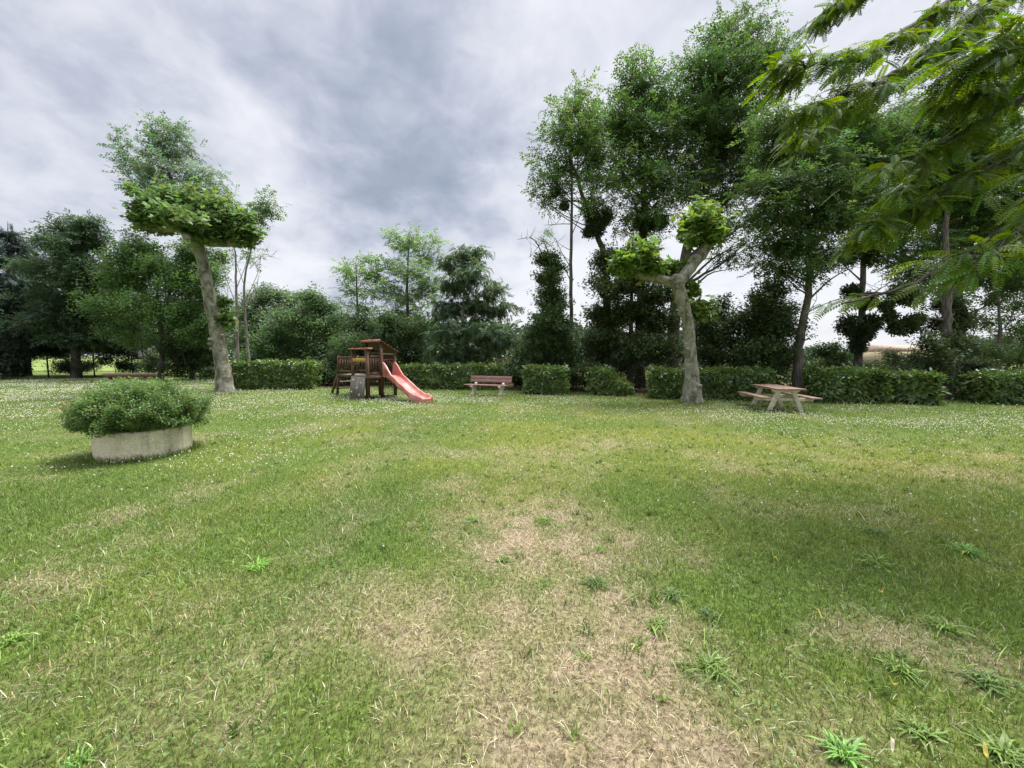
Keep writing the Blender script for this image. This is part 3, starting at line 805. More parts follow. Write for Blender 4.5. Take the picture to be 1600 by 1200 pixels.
plane_tree('tall leaning pollarded plane with an umbrella of leaves on flat arms, left of the playset', 16.8, 350,
    [(348, 575, 0), (341, 530, 0), (334, 495, 0), (326, 455, 0), (318, 415, 0), (308, 378, 0), (299, 350, 0)],
    [.58, .42, .37, .35, .36, .30, .31, .33, .42],
    [([(303, 368, 0), (275, 357, -.2), (245, 357, -.5), (218, 352, -.8)], .27, .17), ([(306, 372, 0), (335, 378, -.1), (362, 378, -.2), (384, 377, -.2)], .34, .22),
     ([(304, 368, 0), (320, 372, 1.1), (338, 360, 2.2)], .28, .17), ([(303, 366, 0), (292, 368, -1.2), (292, 372, -1.9)], .26, .15), ([(312, 388, 0), (300, 389, .3), (292, 390, .3)], .12, .09)],
    [(285, 325, 0, 50, 42, 1.1), (248, 332, -.5, 38, 32, 1.1), (310, 345, 0, 30, 22, 1.0), (222, 338, -.7, 20, 22, 1.1), (335, 337, 0, 42, 38, 1.1), (370, 352, -.2, 30, 34, 1.1), (385, 360, -.2, 20, 24, 1.1), (320, 325, 1.5, 50, 28, .9), (290, 345, -1.5, 45, 20, .9), (375, 374, -.2, 24, 12, 1.0), (240, 354, -.4, 26, 9, .8), (330, 372, -.5, 30, 9, .7),
     (350, 498, .2, 16, 16, .8), (349, 470, .3, 10, 8, .7)], 5)
plane_tree('forked pollarded plane with two leafy fists on raised arms, beside the picnic table', 13.0, 1083,
    [(1081, 590, 0), (1078, 545, 0), (1076, 510, 0), (1069, 480, 0), (1061, 455, 0), (1056, 436, 0)],
    [.52, .33, .255, .25, .25, .26, .27, .30],
    [([(1056, 446, 0), (1035, 437, -.1), (1012, 433, -.1), (992, 425, -.2), (985, 417, -.2)], .19, .20), ([(1058, 445, 0), (1074, 424, 0), (1085, 408, .1), (1098, 394, .2), (1104, 378, .2)], .26, .27),
     ([(1056, 440, 0), (1062, 428, .5), (1066, 420, .8)], .17, .13)],
    [(998, 406, -.2, 38, 34, 1.25), (975, 412, -.4, 20, 20, 1.2), (1015, 415, -.1, 24, 20, 1.1), (1097, 352, .2, 38, 38, 1.25), (1100, 372, .2, 34, 16, 1.1), (1055, 420, .4, 22, 13, 1.0), (1092, 483, .3, 20, 20, 1.0), (1079, 452, .2, 10, 9, .7)], 6, (.17, .265, .06))

# ------------------------------------------------------------------ trees beyond the lawn
GR = 'trees bordering the lawn'
LOC = (.052, .098, .030); LOCL = (.085, .150, .045); DARK = (.020, .036, .014); MID = (.048, .088, .022); YG = (.080, .130, .025)
# left side
tree('spruce_tree', 'dark spruce with a pointed tip at the far left edge', 'tree', 12, 30, [(13, 460), (12, 346)], .25,
     [(12, 365, 7, 10), (12, 385, 14, 10), (12, 410, 22, 12), (12, 440, 30, 15), (10, 475, 36, 18), (10, 510, 40, 20), (8, 545, 40, 18)], 'needle', (.016, .030, .018), M_leafd, None, 31, GR, nsub=30, per=12, size=1.25, hang=.3, up=0, tip=.04)
tree('spruce_tree', 'short dark conifer just right of the pointed spruce', 'tree', 42, 31, [(42, 460), (41, 372)], .22,
     [(41, 385, 10, 10), (42, 410, 24, 16), (42, 445, 32, 20), (45, 490, 38, 25), (45, 530, 30, 20)], 'needle', (.018, .034, .018), M_leafd, None, 32, GR, nsub=30, per=12, size=1.25, hang=.3, up=0, tip=.04)
tree('locust_tree', 'feathery dark locust above the gap to the bright field', 'tree', 118, 28, [(118, 480), (115, 400), (112, 350)], .26,
     [(98, 352, 24, 14), (135, 350, 20, 13), (80, 378, 22, 14), (150, 375, 24, 16), (112, 385, 36, 20), (75, 420, 40, 25), (125, 425, 45, 30), (160, 440, 40, 30), (95, 470, 50, 28), (140, 490, 45, 28), (75, 505, 40, 22), (120, 525, 50, 18, .8), (160, 530, 30, 16)],
     'frond', (.030, .056, .022), M_leaf, None, 33, GR, spread=1.12, nsub=22, per=13, size=1.35)
tree('hazel_tree', 'yellow green bushy tree behind the leaning plane, over the white flowering shrub', 'tree', 250, 25.5, [(252, 520), (245, 470), (250, 420)], .16,
     [(190, 400, 26, 22), (215, 385, 30, 20), (200, 440, 40, 28), (250, 420, 42, 30), (290, 440, 36, 34), (170, 475, 40, 26), (225, 480, 42, 26), (285, 490, 40, 30), (190, 520, 36, 18, .8), (320, 470, 24, 34), (318, 520, 24, 24), (310, 402, 26, 18), (332, 430, 24, 24), (346, 402, 14, 20), (298, 382, 20, 12), (340, 500, 16, 24), (245, 535, 40, 16, .5)],
     'cluster', (.050, .098, .026), M_leaf, None, 34, GR, spread=1.2, nsub=26, per=13, size=1.4, bare=[[(250, 560, 0), (262, 500, -.4), (240, 455, -.5)], [(290, 570, 0), (275, 500, -.5), (262, 470, -.5)], [(225, 565, -.5), (215, 505, -.8), (205, 470, -.8)]])
tree('locust_tree', 'tall sparse locust rising above the leaning plane on the left', 'tree', 300, 27, [(298, 480), (290, 380), (272, 300), (255, 240)], .15,
     [(232, 192, 22, 12, 1.1), (262, 200, 30, 18, 1.1), (192, 222, 20, 12, 1.1), (245, 232, 42, 22, 1.1), (205, 258, 26, 22, 1.1), (290, 235, 26, 20, 1.1), (265, 270, 55, 24, 1.1), (325, 272, 30, 18, 1.1), (220, 295, 26, 20, 1.1), (345, 300, 26, 20), (280, 305, 50, 20), (372, 318, 10, 14), (355, 332, 16, 12)],
     'light', (.070, .118, .052), M_leaf, None, 35, GR, nsub=10, per=10, size=1.3)
tree('young_locust', 'wispy leafy sprig on a thin trunk right of the leaning plane crown', 'tree', 392, 24, [(385, 520), (382, 440), (396, 380), (412, 345)], .09,
     [(418, 322, 24, 14, 1.0), (404, 342, 20, 12, .9), (398, 395, 14, 14, .4)], 'light', LOC, M_leaf, M_dead, 36, GR, nsub=20, per=10, size=1.15,
     bare=[[(384, 470, 0), (405, 420, 0), (404, 398, 0)], [(383, 450, 0), (366, 400, 0), (362, 385, 0)], [(390, 420, 0), (412, 398, .3), (424, 402, .3)], [(384, 500, 0), (400, 462, .2), (403, 440, .2)]])
tree('dead_tree', 'bare pale stems between the leaning plane and the left hedge', 'tree', 370, 23, [(371, 520), (369, 450), (368, 400), (364, 378)], .10, [], seed=37, bark=M_dead, group=GR,
     bare=[[(370, 480, 0), (352, 430, 0), (344, 400, 0)], [(370, 450, 0), (385, 410, 0), (388, 385, 0)], [(370, 510, 0), (358, 470, 0), (350, 450, 0)]])
tree('ash_tree', 'hazy rounded tree far behind the left hedge', 'tree', 430, 42, [(430, 520), (432, 480)], .35,
     [(415, 462, 32, 18), (450, 470, 30, 18), (395, 490, 34, 24), (440, 500, 44, 26), (480, 490, 30, 20), (400, 535, 40, 24), (450, 540, 46, 24)], 'cluster', (.060, .100, .042), M_leaf, None, 38, GR, spread=1.15, nsub=20, per=14, size=2.3)
tree('field_maple', 'bushy green tree over the right end of the left hedge', 'tree', 490, 27, [(490, 520), (488, 480)], .18,
     [(480, 465, 22, 14), (505, 480, 26, 16), (465, 500, 34, 22), (515, 510, 34, 26), (470, 540, 40, 26), (520, 545, 40, 26), (490, 570, 46, 16), (415, 545, 30, 28), (390, 560, 26, 18), (430, 520, 30, 20)], 'cluster', (.042, .080, .026), M_leaf, None, 39, GR, spread=1.2, nsub=24, per=14, size=1.5)
tree('young_locust', 'light slender locust sapling left of the playset roofs, lowest of the feathery tops', 'tree', 560, 23, [(560, 520), (558, 460), (556, 410)], .10,
     [(565, 404, 16, 10, .7), (535, 418, 16, 10, .7), (560, 430, 28, 13, .7), (590, 425, 16, 12, .6), (545, 452, 26, 12, .7), (585, 455, 26, 14, .7), (560, 482, 30, 16, .8)], 'light', LOCL, M_leaf, M_barkg, 40, GR, nsub=20, per=10, size=1.15, flat=.5)
tree('locust_tree', 'light feathery locust standing highest above the playset', 'tree', 637, 23.5, [(637, 520), (636, 450), (638, 390)], .14,
     [(652, 360, 18, 10, .7), (618, 368, 16, 9, .7), (680, 372, 14, 9, .7), (640, 385, 34, 14, .8), (605, 405, 22, 12, .8), (670, 400, 28, 16, .8), (635, 425, 44, 18, .8), (600, 445, 26, 14, .8), (675, 440, 30, 20, .8), (635, 465, 46, 18, .9), (640, 500, 50, 20, 1)], 'light', LOCL, M_leaf, M_barkg, 41, GR, nsub=20, per=10, size=1.15, flat=.5)
tree('walnut_tree', 'dark drooping walnut behind the wooden bench', 'tree', 722, 20.5, [(722, 540), (724, 470), (726, 420)], .13,
     [(722, 392, 22, 12), (745, 398, 22, 14), (700, 410, 24, 14), (738, 425, 38, 18), (708, 445, 30, 18), (765, 450, 30, 18), (690, 480, 34, 20), (745, 478, 42, 20), (788, 480, 24, 18), (700, 515, 42, 20), (760, 515, 46, 22), (798, 525, 20, 20), (700, 550, 40, 18), (750, 552, 50, 18)],
     'droop', (.036, .066, .028), M_leaf, M_dead, 42, GR, nsub=20, per=11, size=.95, hang=.25)
tree('hawthorn_tree', 'dense dark thicket tree right behind the wooden playset', 'tree', 600, 21.5, [(600, 540), (602, 500)], .12,
     [(560, 505, 34, 20), (610, 505, 38, 24), (655, 515, 36, 24), (550, 540, 40, 26), (600, 545, 44, 26), (650, 550, 44, 24), (570, 572, 40, 14), (630, 575, 44, 14), (520, 560, 26, 20), (690, 560, 30, 20)],
     'cluster', (.030, .056, .018), M_leaf, None, 43, GR, nsub=24, per=15, size=1.2)
tree('ivy_clad_tree', 'stump-like column smothered in ivy left of the tall bare trunk', 'tree', 862, 19.0, [(862, 540), (860, 470), (858, 410)], .18,
     [(852, 405, 13, 12), (868, 415, 12, 14), (856, 438, 20, 18), (862, 468, 22, 20), (868, 498, 24, 20), (850, 505, 20, 20), (835, 530, 24, 22), (870, 535, 32, 24), (845, 562, 32, 20), (885, 565, 26, 22), (820, 560, 20, 20)],
     'ivy', (.040, .074, .027), M_leafd, None, 44, GR, spread=1.25, nsub=46, per=15, size=1.0, bare=[[(856, 420, 0), (835, 375, 0), (808, 374, 0)], [(862, 420, 0), (850, 380, 0), (828, 402, 0)]])
tree('dead_tree', 'tall thin bare trunk standing against the sky right of the ivy column', 'tree', 893, 20, [(893, 520), (892, 400), (894, 300), (891, 190)], .125,
     [(842, 370, 12, 7, .4), (858, 362, 10, 6, .4)], 'small', LOCL, M_leaf, M_dead, 45, GR, nsub=14, per=8,
     bare=[[(893, 340, 0), (878, 310, 0), (858, 297, 0)], [(893, 330, 0), (870, 325, .3), (846, 332, .3)], [(893, 350, 0), (875, 350, .3), (850, 352, .3)], [(892, 370, 0), (905, 340, 0), (912, 322, 0)],
           [(893, 420, 0), (878, 395, -.3), (868, 372, -.3)], [(893, 300, 0), (882, 270, 0), (872, 240, 0)], [(892, 440, 0), (872, 400, .3), (846, 385, .3)]])
# the tall locusts on the right
tree('locust_tree', 'leftmost of the tall locusts, its bough sweeping out over the bare trunk', 'tree', 948, 18.5, [(948, 520), (946, 430), (938, 380), (915, 320), (900, 270)], .22,
     [(905, 140, 20, 12, 1.1), (890, 165, 26, 14, 1.1), (930, 160, 22, 14, 1), (872, 188, 26, 14, 1.1), (915, 195, 34, 16, 1.1), (945, 200, 26, 20), (885, 218, 34, 16), (935, 235, 32, 18), (855, 250, 24, 14, 1.1), (895, 262, 30, 14), (842, 275, 20, 12, 1.1), (870, 290, 26, 14), (832, 305, 12, 14), (850, 315, 14, 10, .8), (945, 280, 30, 20), (930, 320, 26, 18)],
     'light', LOC, M_leaf, None, 46, GR, spread=1.3, nsub=12, per=12, size=1.0, mistle=[(928, 345, 14), (945, 338, 13), (934, 358, 12), (921, 362, 10), (906, 232, 9), (882, 322, 5), (868, 300, 5)])
tree('locust_tree', 'middle tall locust with a spiky top rising left of the highest crown', 'tree', 1000, 19.5, [(1000, 520), (1002, 430), (1006, 330), (1002, 230), (1000, 150)], .26,
     [(998, 98, 14, 12, .9), (1015, 110, 14, 10, .9), (978, 130, 22, 11, .9), (1022, 135, 20, 13), (990, 155, 36, 16), (1040, 165, 28, 18), (970, 190, 34, 20), (1020, 200, 40, 22), (985, 230, 42, 22), (1040, 245, 36, 22), (970, 270, 40, 22), (1020, 285, 44, 24), (985, 310, 40, 20, .8), (1035, 325, 34, 18, .7), (975, 345, 30, 14, .6), (1015, 350, 36, 16, .6)],
     'light', (.045, .088, .026), M_leaf, None, 47, GR, spread=1.65, nsub=11, per=12, size=1.05, mistle=[(1010, 355, 15), (1030, 348, 12), (1000, 345, 10), (1008, 248, 9)])
tree('locust_tree', 'highest locust, its crown reaching the top of the photo behind the forked plane', 'tree', 1050, 20, [(1052, 520), (1062, 440), (1085, 350), (1105, 280), (1112, 200), (1125, 100)], .34,
     [(1150, 30, 20, 12, .9), (1175, 42, 24, 16), (1120, 50, 24, 14, .9), (1150, 72, 34, 18), (1190, 80, 30, 20), (1090, 92, 30, 14), (1125, 105, 36, 20), (1175, 120, 40, 24), (1080, 130, 36, 18), (1130, 145, 42, 22), (1070, 170, 34, 20), (1110, 185, 42, 22), (1170, 175, 42, 26), (1070, 215, 38, 20), (1120, 225, 44, 22), (1175, 225, 40, 24), (1080, 260, 40, 20), (1135, 265, 44, 22), (1190, 270, 34, 22), (1085, 300, 34, 18, .8), (1150, 305, 44, 20, .8), (1180, 340, 40, 18, .8), (1140, 350, 36, 16, .6), (1165, 385, 30, 16, .6)],
     'light', (.040, .080, .024), M_leaf, M_barkg, 48, GR, spread=1.55, nsub=11, per=12, size=1.05, mistle=[(1140, 215, 17), (1128, 240, 14), (1104, 238, 11)],
     bare=[[(1075, 440, 0), (1120, 400, -.4), (1175, 380, -.6)], [(1070, 470, 0), (1105, 430, -.3), (1145, 420, -.6)]])
tree('holm_oak', 'black green evergreen filling the space under the tall locusts', 'tree', 985, 17.8, [(985, 540), (987, 470), (990, 410)], .15,
     [(935, 410, 20, 16), (960, 400, 26, 18, .8), (945, 445, 30, 24), (990, 440, 36, 26), (1035, 460, 26, 24), (940, 490, 32, 26), (985, 490, 42, 28), (1030, 500, 36, 28), (950, 530, 34, 24), (1000, 540, 42, 24), (1040, 545, 32, 24), (965, 565, 34, 14), (925, 545, 22, 26), (925, 575, 20, 10)],
     'ivy', (.032, .054, .020), M_leafd, None, 49, GR, nsub=40, per=14, size=1.1)
shrub('elder_bush', 'dark rounded bush right of the forked plane trunk', 1120, 590, 16.6, [(1095, 520, 22, 22), (1120, 525, 30, 24), (1150, 540, 30, 20), (1110, 555, 40, 20), (1160, 565, 36, 16), (1100, 500, 16, 16), (1140, 500, 24, 16), (1125, 475, 16, 14)], (.026, .046, .016), 50, nsub=44, spread=1.1)
tree('acacia_tree', 'twin stemmed tree right behind the picnic table, its limb reaching right', 'tree', 1247, 14.6, [(1248, 560), (1250, 520), (1262, 470), (1264, 400), (1262, 320), (1258, 260)], .19,
     [(1205, 190, 36, 20, .8), (1260, 210, 40, 22, .8), (1215, 240, 36, 20), (1285, 250, 40, 22), (1195, 290, 30, 18), (1245, 290, 42, 22), (1305, 295, 34, 20), (1210, 330, 34, 18), (1265, 345, 40, 20), (1200, 365, 30, 14), (1245, 385, 40, 16, .9), (1310, 345, 34, 20), (1285, 410, 26, 14, .6), (1220, 415, 26, 12, .6), (1195, 400, 24, 14, .8), (1300, 390, 26, 14, .9), (1250, 425, 30, 12, .7)],
     'light', (.038, .075, .022), M_leaf, M_barkg, 51, GR, spread=1.4, nsub=26, per=12, size=.85,
     bare=[[(1262, 470, 0), (1300, 435, -.3), (1345, 412, -.6)], [(1248, 545, 0), (1258, 500, 0), (1275, 470, .2)], [(1262, 440, 0), (1230, 425, 0), (1200, 412, 0)]], mistle=[(1222, 385, 11)])
shrub('holly_bush', 'tall black green holly left of the twin stemmed tree', 1200, 600, 15.6, [(1185, 462, 18, 16), (1212, 450, 20, 14), (1195, 485, 34, 18), (1230, 480, 20, 16), (1180, 515, 34, 22), (1220, 515, 34, 24), (1195, 548, 44, 22), (1175, 575, 40, 14), (1230, 560, 24, 20), (1160, 500, 20, 18)], (.026, .048, .015), 52, size=1.0, nsub=48, spread=1.2)
tree('acacia_tree', 'straight trunk wrapped in dark ivy clumps, second from the right', 'tree', 1338, 15.8, [(1340, 560), (1346, 500), (1348, 430), (1350, 340), (1352, 260)], .17,
     [(1340, 180, 40, 24), (1385, 210, 36, 22), (1320, 230, 36, 20), (1365, 255, 44, 22), (1335, 285, 34, 20), (1390, 300, 36, 20), (1360, 325, 40, 18), (1400, 345, 30, 14)], 'light', (.038, .075, .022), M_leaf, M_barkg, 53, GR, spread=1.4, nsub=24, per=12, size=.9,
     mistle=[(1342, 385, 19), (1325, 400, 14), (1362, 400, 14), (1330, 455, 11), (1352, 470, 13), (1325, 508, 16), (1345, 520, 17), (1362, 505, 14), (1340, 540, 12)],
     bare=[[(1347, 470, 0), (1370, 455, 0), (1392, 440, 0)], [(1347, 440, 0), (1325, 420, 0), (1310, 405, 0)]])
tree('ivy_clad_tree', 'broad shaggy ivy covered trunk near the right edge', 'tree', 1480, 14.4, [(1480, 570), (1478, 520), (1480, 460), (1478, 400), (1480, 330)], .22,
     [(1482, 475, 20, 20, 1.3), (1475, 505, 26, 22, 1.3), (1500, 500, 24, 24, 1.2), (1488, 540, 26, 26, 1.2), (1465, 560, 20, 20), (1510, 545, 20, 20), (1495, 470, 20, 14), (1452, 530, 18, 12, .9), (1530, 570, 24, 16), (1450, 575, 20, 12)], 'ivy', (.030, .050, .018), M_leafd, M_barkg, 54, GR, nsub=26, per=14, size=.85,
     mistle=[(1408, 458, 17), (1422, 464, 14), (1418, 508, 15), (1402, 512, 11), (1390, 495, 8), (1434, 500, 9), (1385, 478, 8)],
     bare=[[(1479, 485, 0), (1460, 458, 0), (1420, 449, 0)], [(1479, 470, 0), (1500, 430, 0), (1505, 400, 0)], [(1478, 500, 0), (1450, 498, 0), (1420, 508, 0)]])
tree('locust_tree', 'airy locust crown behind the ivy covered trunk at the right', 'tree', 1500, 17, [(1500, 540), (1495, 440), (1490, 340), (1480, 240)], .2,
     [(1430, 190, 44, 26), (1490, 200, 44, 26), (1540, 230, 44, 26), (1440, 240, 44, 24), (1490, 260, 44, 24), (1590, 250, 44, 30), (1450, 290, 40, 22), (1520, 300, 44, 24), (1590, 320, 40, 26), (1470, 330, 40, 20), (1540, 355, 40, 20), (1480, 380, 34, 16, .7), (1440, 370, 30, 14, .6), (1590, 385, 30, 18, .7), (1530, 410, 34, 18, .9), (1590, 430, 34, 20, .9), (1430, 420, 30, 14, .8), (1400, 385, 30, 14, .8)], 'light', (.042, .082, .024), M_leaf, M_barkg, 55, GR, spread=1.6, nsub=26, per=11, size=1.0)
tree('hazel_tree', 'loose mid green tree at the right edge over the last hedge', 'tree', 1560, 16.5, [(1560, 560), (1562, 500), (1558, 460)], .10,
     [(1530, 440, 20, 14, .8), (1570, 435, 26, 16, .8), (1545, 470, 30, 16, .9), (1590, 475, 30, 20, .9), (1535, 505, 26, 16), (1580, 515, 34, 20), (1550, 545, 34, 20), (1600, 555, 34, 24), (1530, 570, 26, 14), (1640, 500, 40, 40)], 'cluster', (.050, .092, .026), M_leaf, M_barkg, 56, GR, nsub=20, per=12, size=1.0)
shrub('elder_bush', 'low dark bush in front of the cream house beyond the hedge', 1420, 600, 17.5, [(1405, 572, 22, 10), (1388, 556, 12, 12, .8), (1418, 560, 14, 8, .6), (1438, 558, 18, 14), (1450, 572, 24, 12), (1380, 577, 22, 8), (1360, 572, 16, 10)], (.030, .052, .018), 57)
shrub('elder_bush', 'dark bush filling the gap between the twin stemmed tree and the ivy wrapped trunk', 1295, 600, 17, [(1290, 545, 18, 14), (1310, 555, 18, 14), (1280, 575, 24, 12), (1315, 580, 22, 10)], (.030, .056, .018), 58, nsub=44, spread=1.25)
shrub('bramble_bush', 'low tangled bramble between the two small laurel blocks', 900, 605, 18, [(900, 590, 20, 12), (920, 598, 16, 8), (885, 585, 16, 10)], (.030, .055, .018), 59, size=.8)
shrub('bramble_bush', 'low dark bramble between the long hedge and the square laurel block', 803, 605, 18.6, [(800, 585, 18, 14), (812, 595, 14, 10), (790, 575, 16, 12)], (.026, .048, .018), 60, size=.8)
shrub('elder_bush', 'dark bush filling the gap between the left hedge and the playset', 505, 600, 21, [(500, 585, 24, 14), (520, 590, 20, 10), (490, 570, 22, 14), (535, 580, 18, 14)], (.034, .066, .020), 61)
r = np.random.default_rng(404); g = Geo(); n = 5200
x = -13.5 + 38 * r.random(n); dy = 1.3 + 5.5 * r.random(n)
hg = (.35 + 1.5 * fbm(x * .8, dy * .8, 3)) * np.clip(dy / 3, .35, 1)
pos = np.column_stack([x, hedge_y(x) + dy, .05 + hg * r.random(n) ** .8])
stamp(g, 'cluster', pos, r.normal(size=(n, 3)), r.normal(size=(n, 3)) + [0, 0, .8], .8 + .8 * r.random(n), (.052, .086, .026), .4, .15, r=r)
tag(g.build('undergrowth', M_leaf), 'tangled low green undergrowth in the shade behind the clipped hedges', 'undergrowth', kind='stuff')
# shrubs by the far left fence
shrub('yew_bush', 'dense dark yew bush cut by the left edge, down to the lawn', 5, 592, 26.5, [(5, 520, 26, 20, 2), (5, 545, 34, 20, 2), (8, 570, 30, 18, 2), (-20, 550, 40, 40, 2), (22, 578, 14, 12, 2), (25, 545, 12, 14, 2)], (.014, .024, .012), 62, 'small', nsub=40, size=1.7)
shrub('box_bush', 'low squarish dark bush between the two left fence posts', 115, 588, 28, [(98, 573, 15, 12, 2), (118, 570, 20, 13, 2), (137, 573, 13, 11, 2)], (.020, .034, .014), 63, 'small', nsub=40, size=1.6)
shrub('elder_bush', 'shady green bush at the foot of the yellow green tree, left of the leaning plane', 300, 588, 26, [(290, 560, 26, 20), (320, 565, 26, 20), (275, 575, 22, 12), (305, 535, 30, 20), (335, 580, 22, 12), (340, 550, 16, 26), (265, 545, 20, 20)], (.028, .050, .016), 71, size=1.5)
shrub('elder_bush', 'dark bush with drooping boughs between the low squarish bush and the white blossom', 180, 584, 30.5, [(170, 530, 30, 16), (205, 535, 26, 16), (185, 548, 26, 12), (215, 555, 18, 12), (150, 540, 26, 14), (192, 572, 16, 9), (163, 562, 14, 8), (215, 575, 14, 8)], (.020, .036, .014), 72, size=1.5)
shrub('yew_tree', 'black green evergreen boughs hanging above the gap to the bright field', 120, 586, 31.5, [(60, 470, 34, 26, 1.6), (60, 520, 34, 22, 1.8), (110, 480, 40, 26, 1.6), (110, 525, 40, 20, 1.8), (160, 490, 36, 24, 1.6), (165, 530, 32, 16, 1.8), (85, 545, 44, 8, 1.6), (205, 500, 30, 26, 1.4)], (.012, .022, .012), 74, cat='tree', size=1.6)
shrub('elder_bush', 'dark bush behind the white blossoming shrub', 275, 586, 31, [(255, 520, 34, 22, 1.3), (300, 520, 36, 24, 1.3), (335, 530, 26, 26, 1.3), (270, 555, 30, 16, 1.4), (320, 560, 30, 20, 1.4)], (.018, .034, .012), 75, size=1.6)
shrub('laurel_bush', 'pale leafed bush behind the middle fence posts', 215, 584, 33, [(200, 572, 16, 6), (228, 568, 14, 8)], (.05, .085, .03), 73, size=1.4)
wf = shrub('viburnum_bush', 'round shrub dotted with white blossom near the far fence', 240, 588, 27, [(240, 560, 17, 14, 1.4), (236, 573, 18, 10, 1.4), (255, 570, 12, 12, 1.3)], (.038, .066, .022), 64, 'small', nsub=40, size=1.6)
r = np.random.default_rng(9); g = Geo(); n = 90
u = r.normal(size=(n, 3)); u /= np.linalg.norm(u, axis=1)[:, None]; u[:, 1] = -abs(u[:, 1]); u[:, 2] = abs(u[:, 2])
c = W(241, 556, 26.7)
stamp(g, 'small', c + u * np.array([.75, .7, .5]), u, r.normal(size=(n, 3)), .7 + .4 * r.random(n), (.72, .72, .68), .1, .02, r=r)
tag(g.build('blossom', M_petal, wf, False, np.array(wf.location)), kind='stuff')

# distant woodland closing the horizon
g = Geo(); gb = Geo(); r = np.random.default_rng(77)
n = 15000
px = -120 + 1900 * r.random(n)
top = np.interp(px, [-120, 0, 60, 160, 330, 360, 420, 520, 820, 930, 1130, 1230, 1300, 1440, 1500, 1800], [548, 549, 548, 520, 490, 485, 500, 505, 512, 515, 535, 545, 548, 549, 530, 520])
top = top - (fbm(px * .03, px * 0 + 3, 4) - .5) * 22
D_ = np.where(px < 340, 195 + 25 * r.random(n), np.where(px < 1130, 44, 78) + 30 * r.random(n))
hgt = 1.6 + (556 - top) * D_ / F
pos = np.column_stack([(px - 800) / F * D_, D_, hgt * r.random(n) ** .6])
sc = np.where(px < 340, 17.0, 6.5) * (.7 + .6 * r.random(n))
sc = np.where(px < 340, 9.0, 5.5) * (.7 + .6 * r.random(n))
stamp(g, 'cluster', pos, r.normal(size=(n, 3)), r.normal(size=(n, 3)) + [0, 0, .6], sc, (.040, .066, .028), .35, .1, r=r)
tag(g.build('distant_woodland', M_leaf), 'far low woodland closing the horizon behind the trees', 'woodland', kind='stuff')

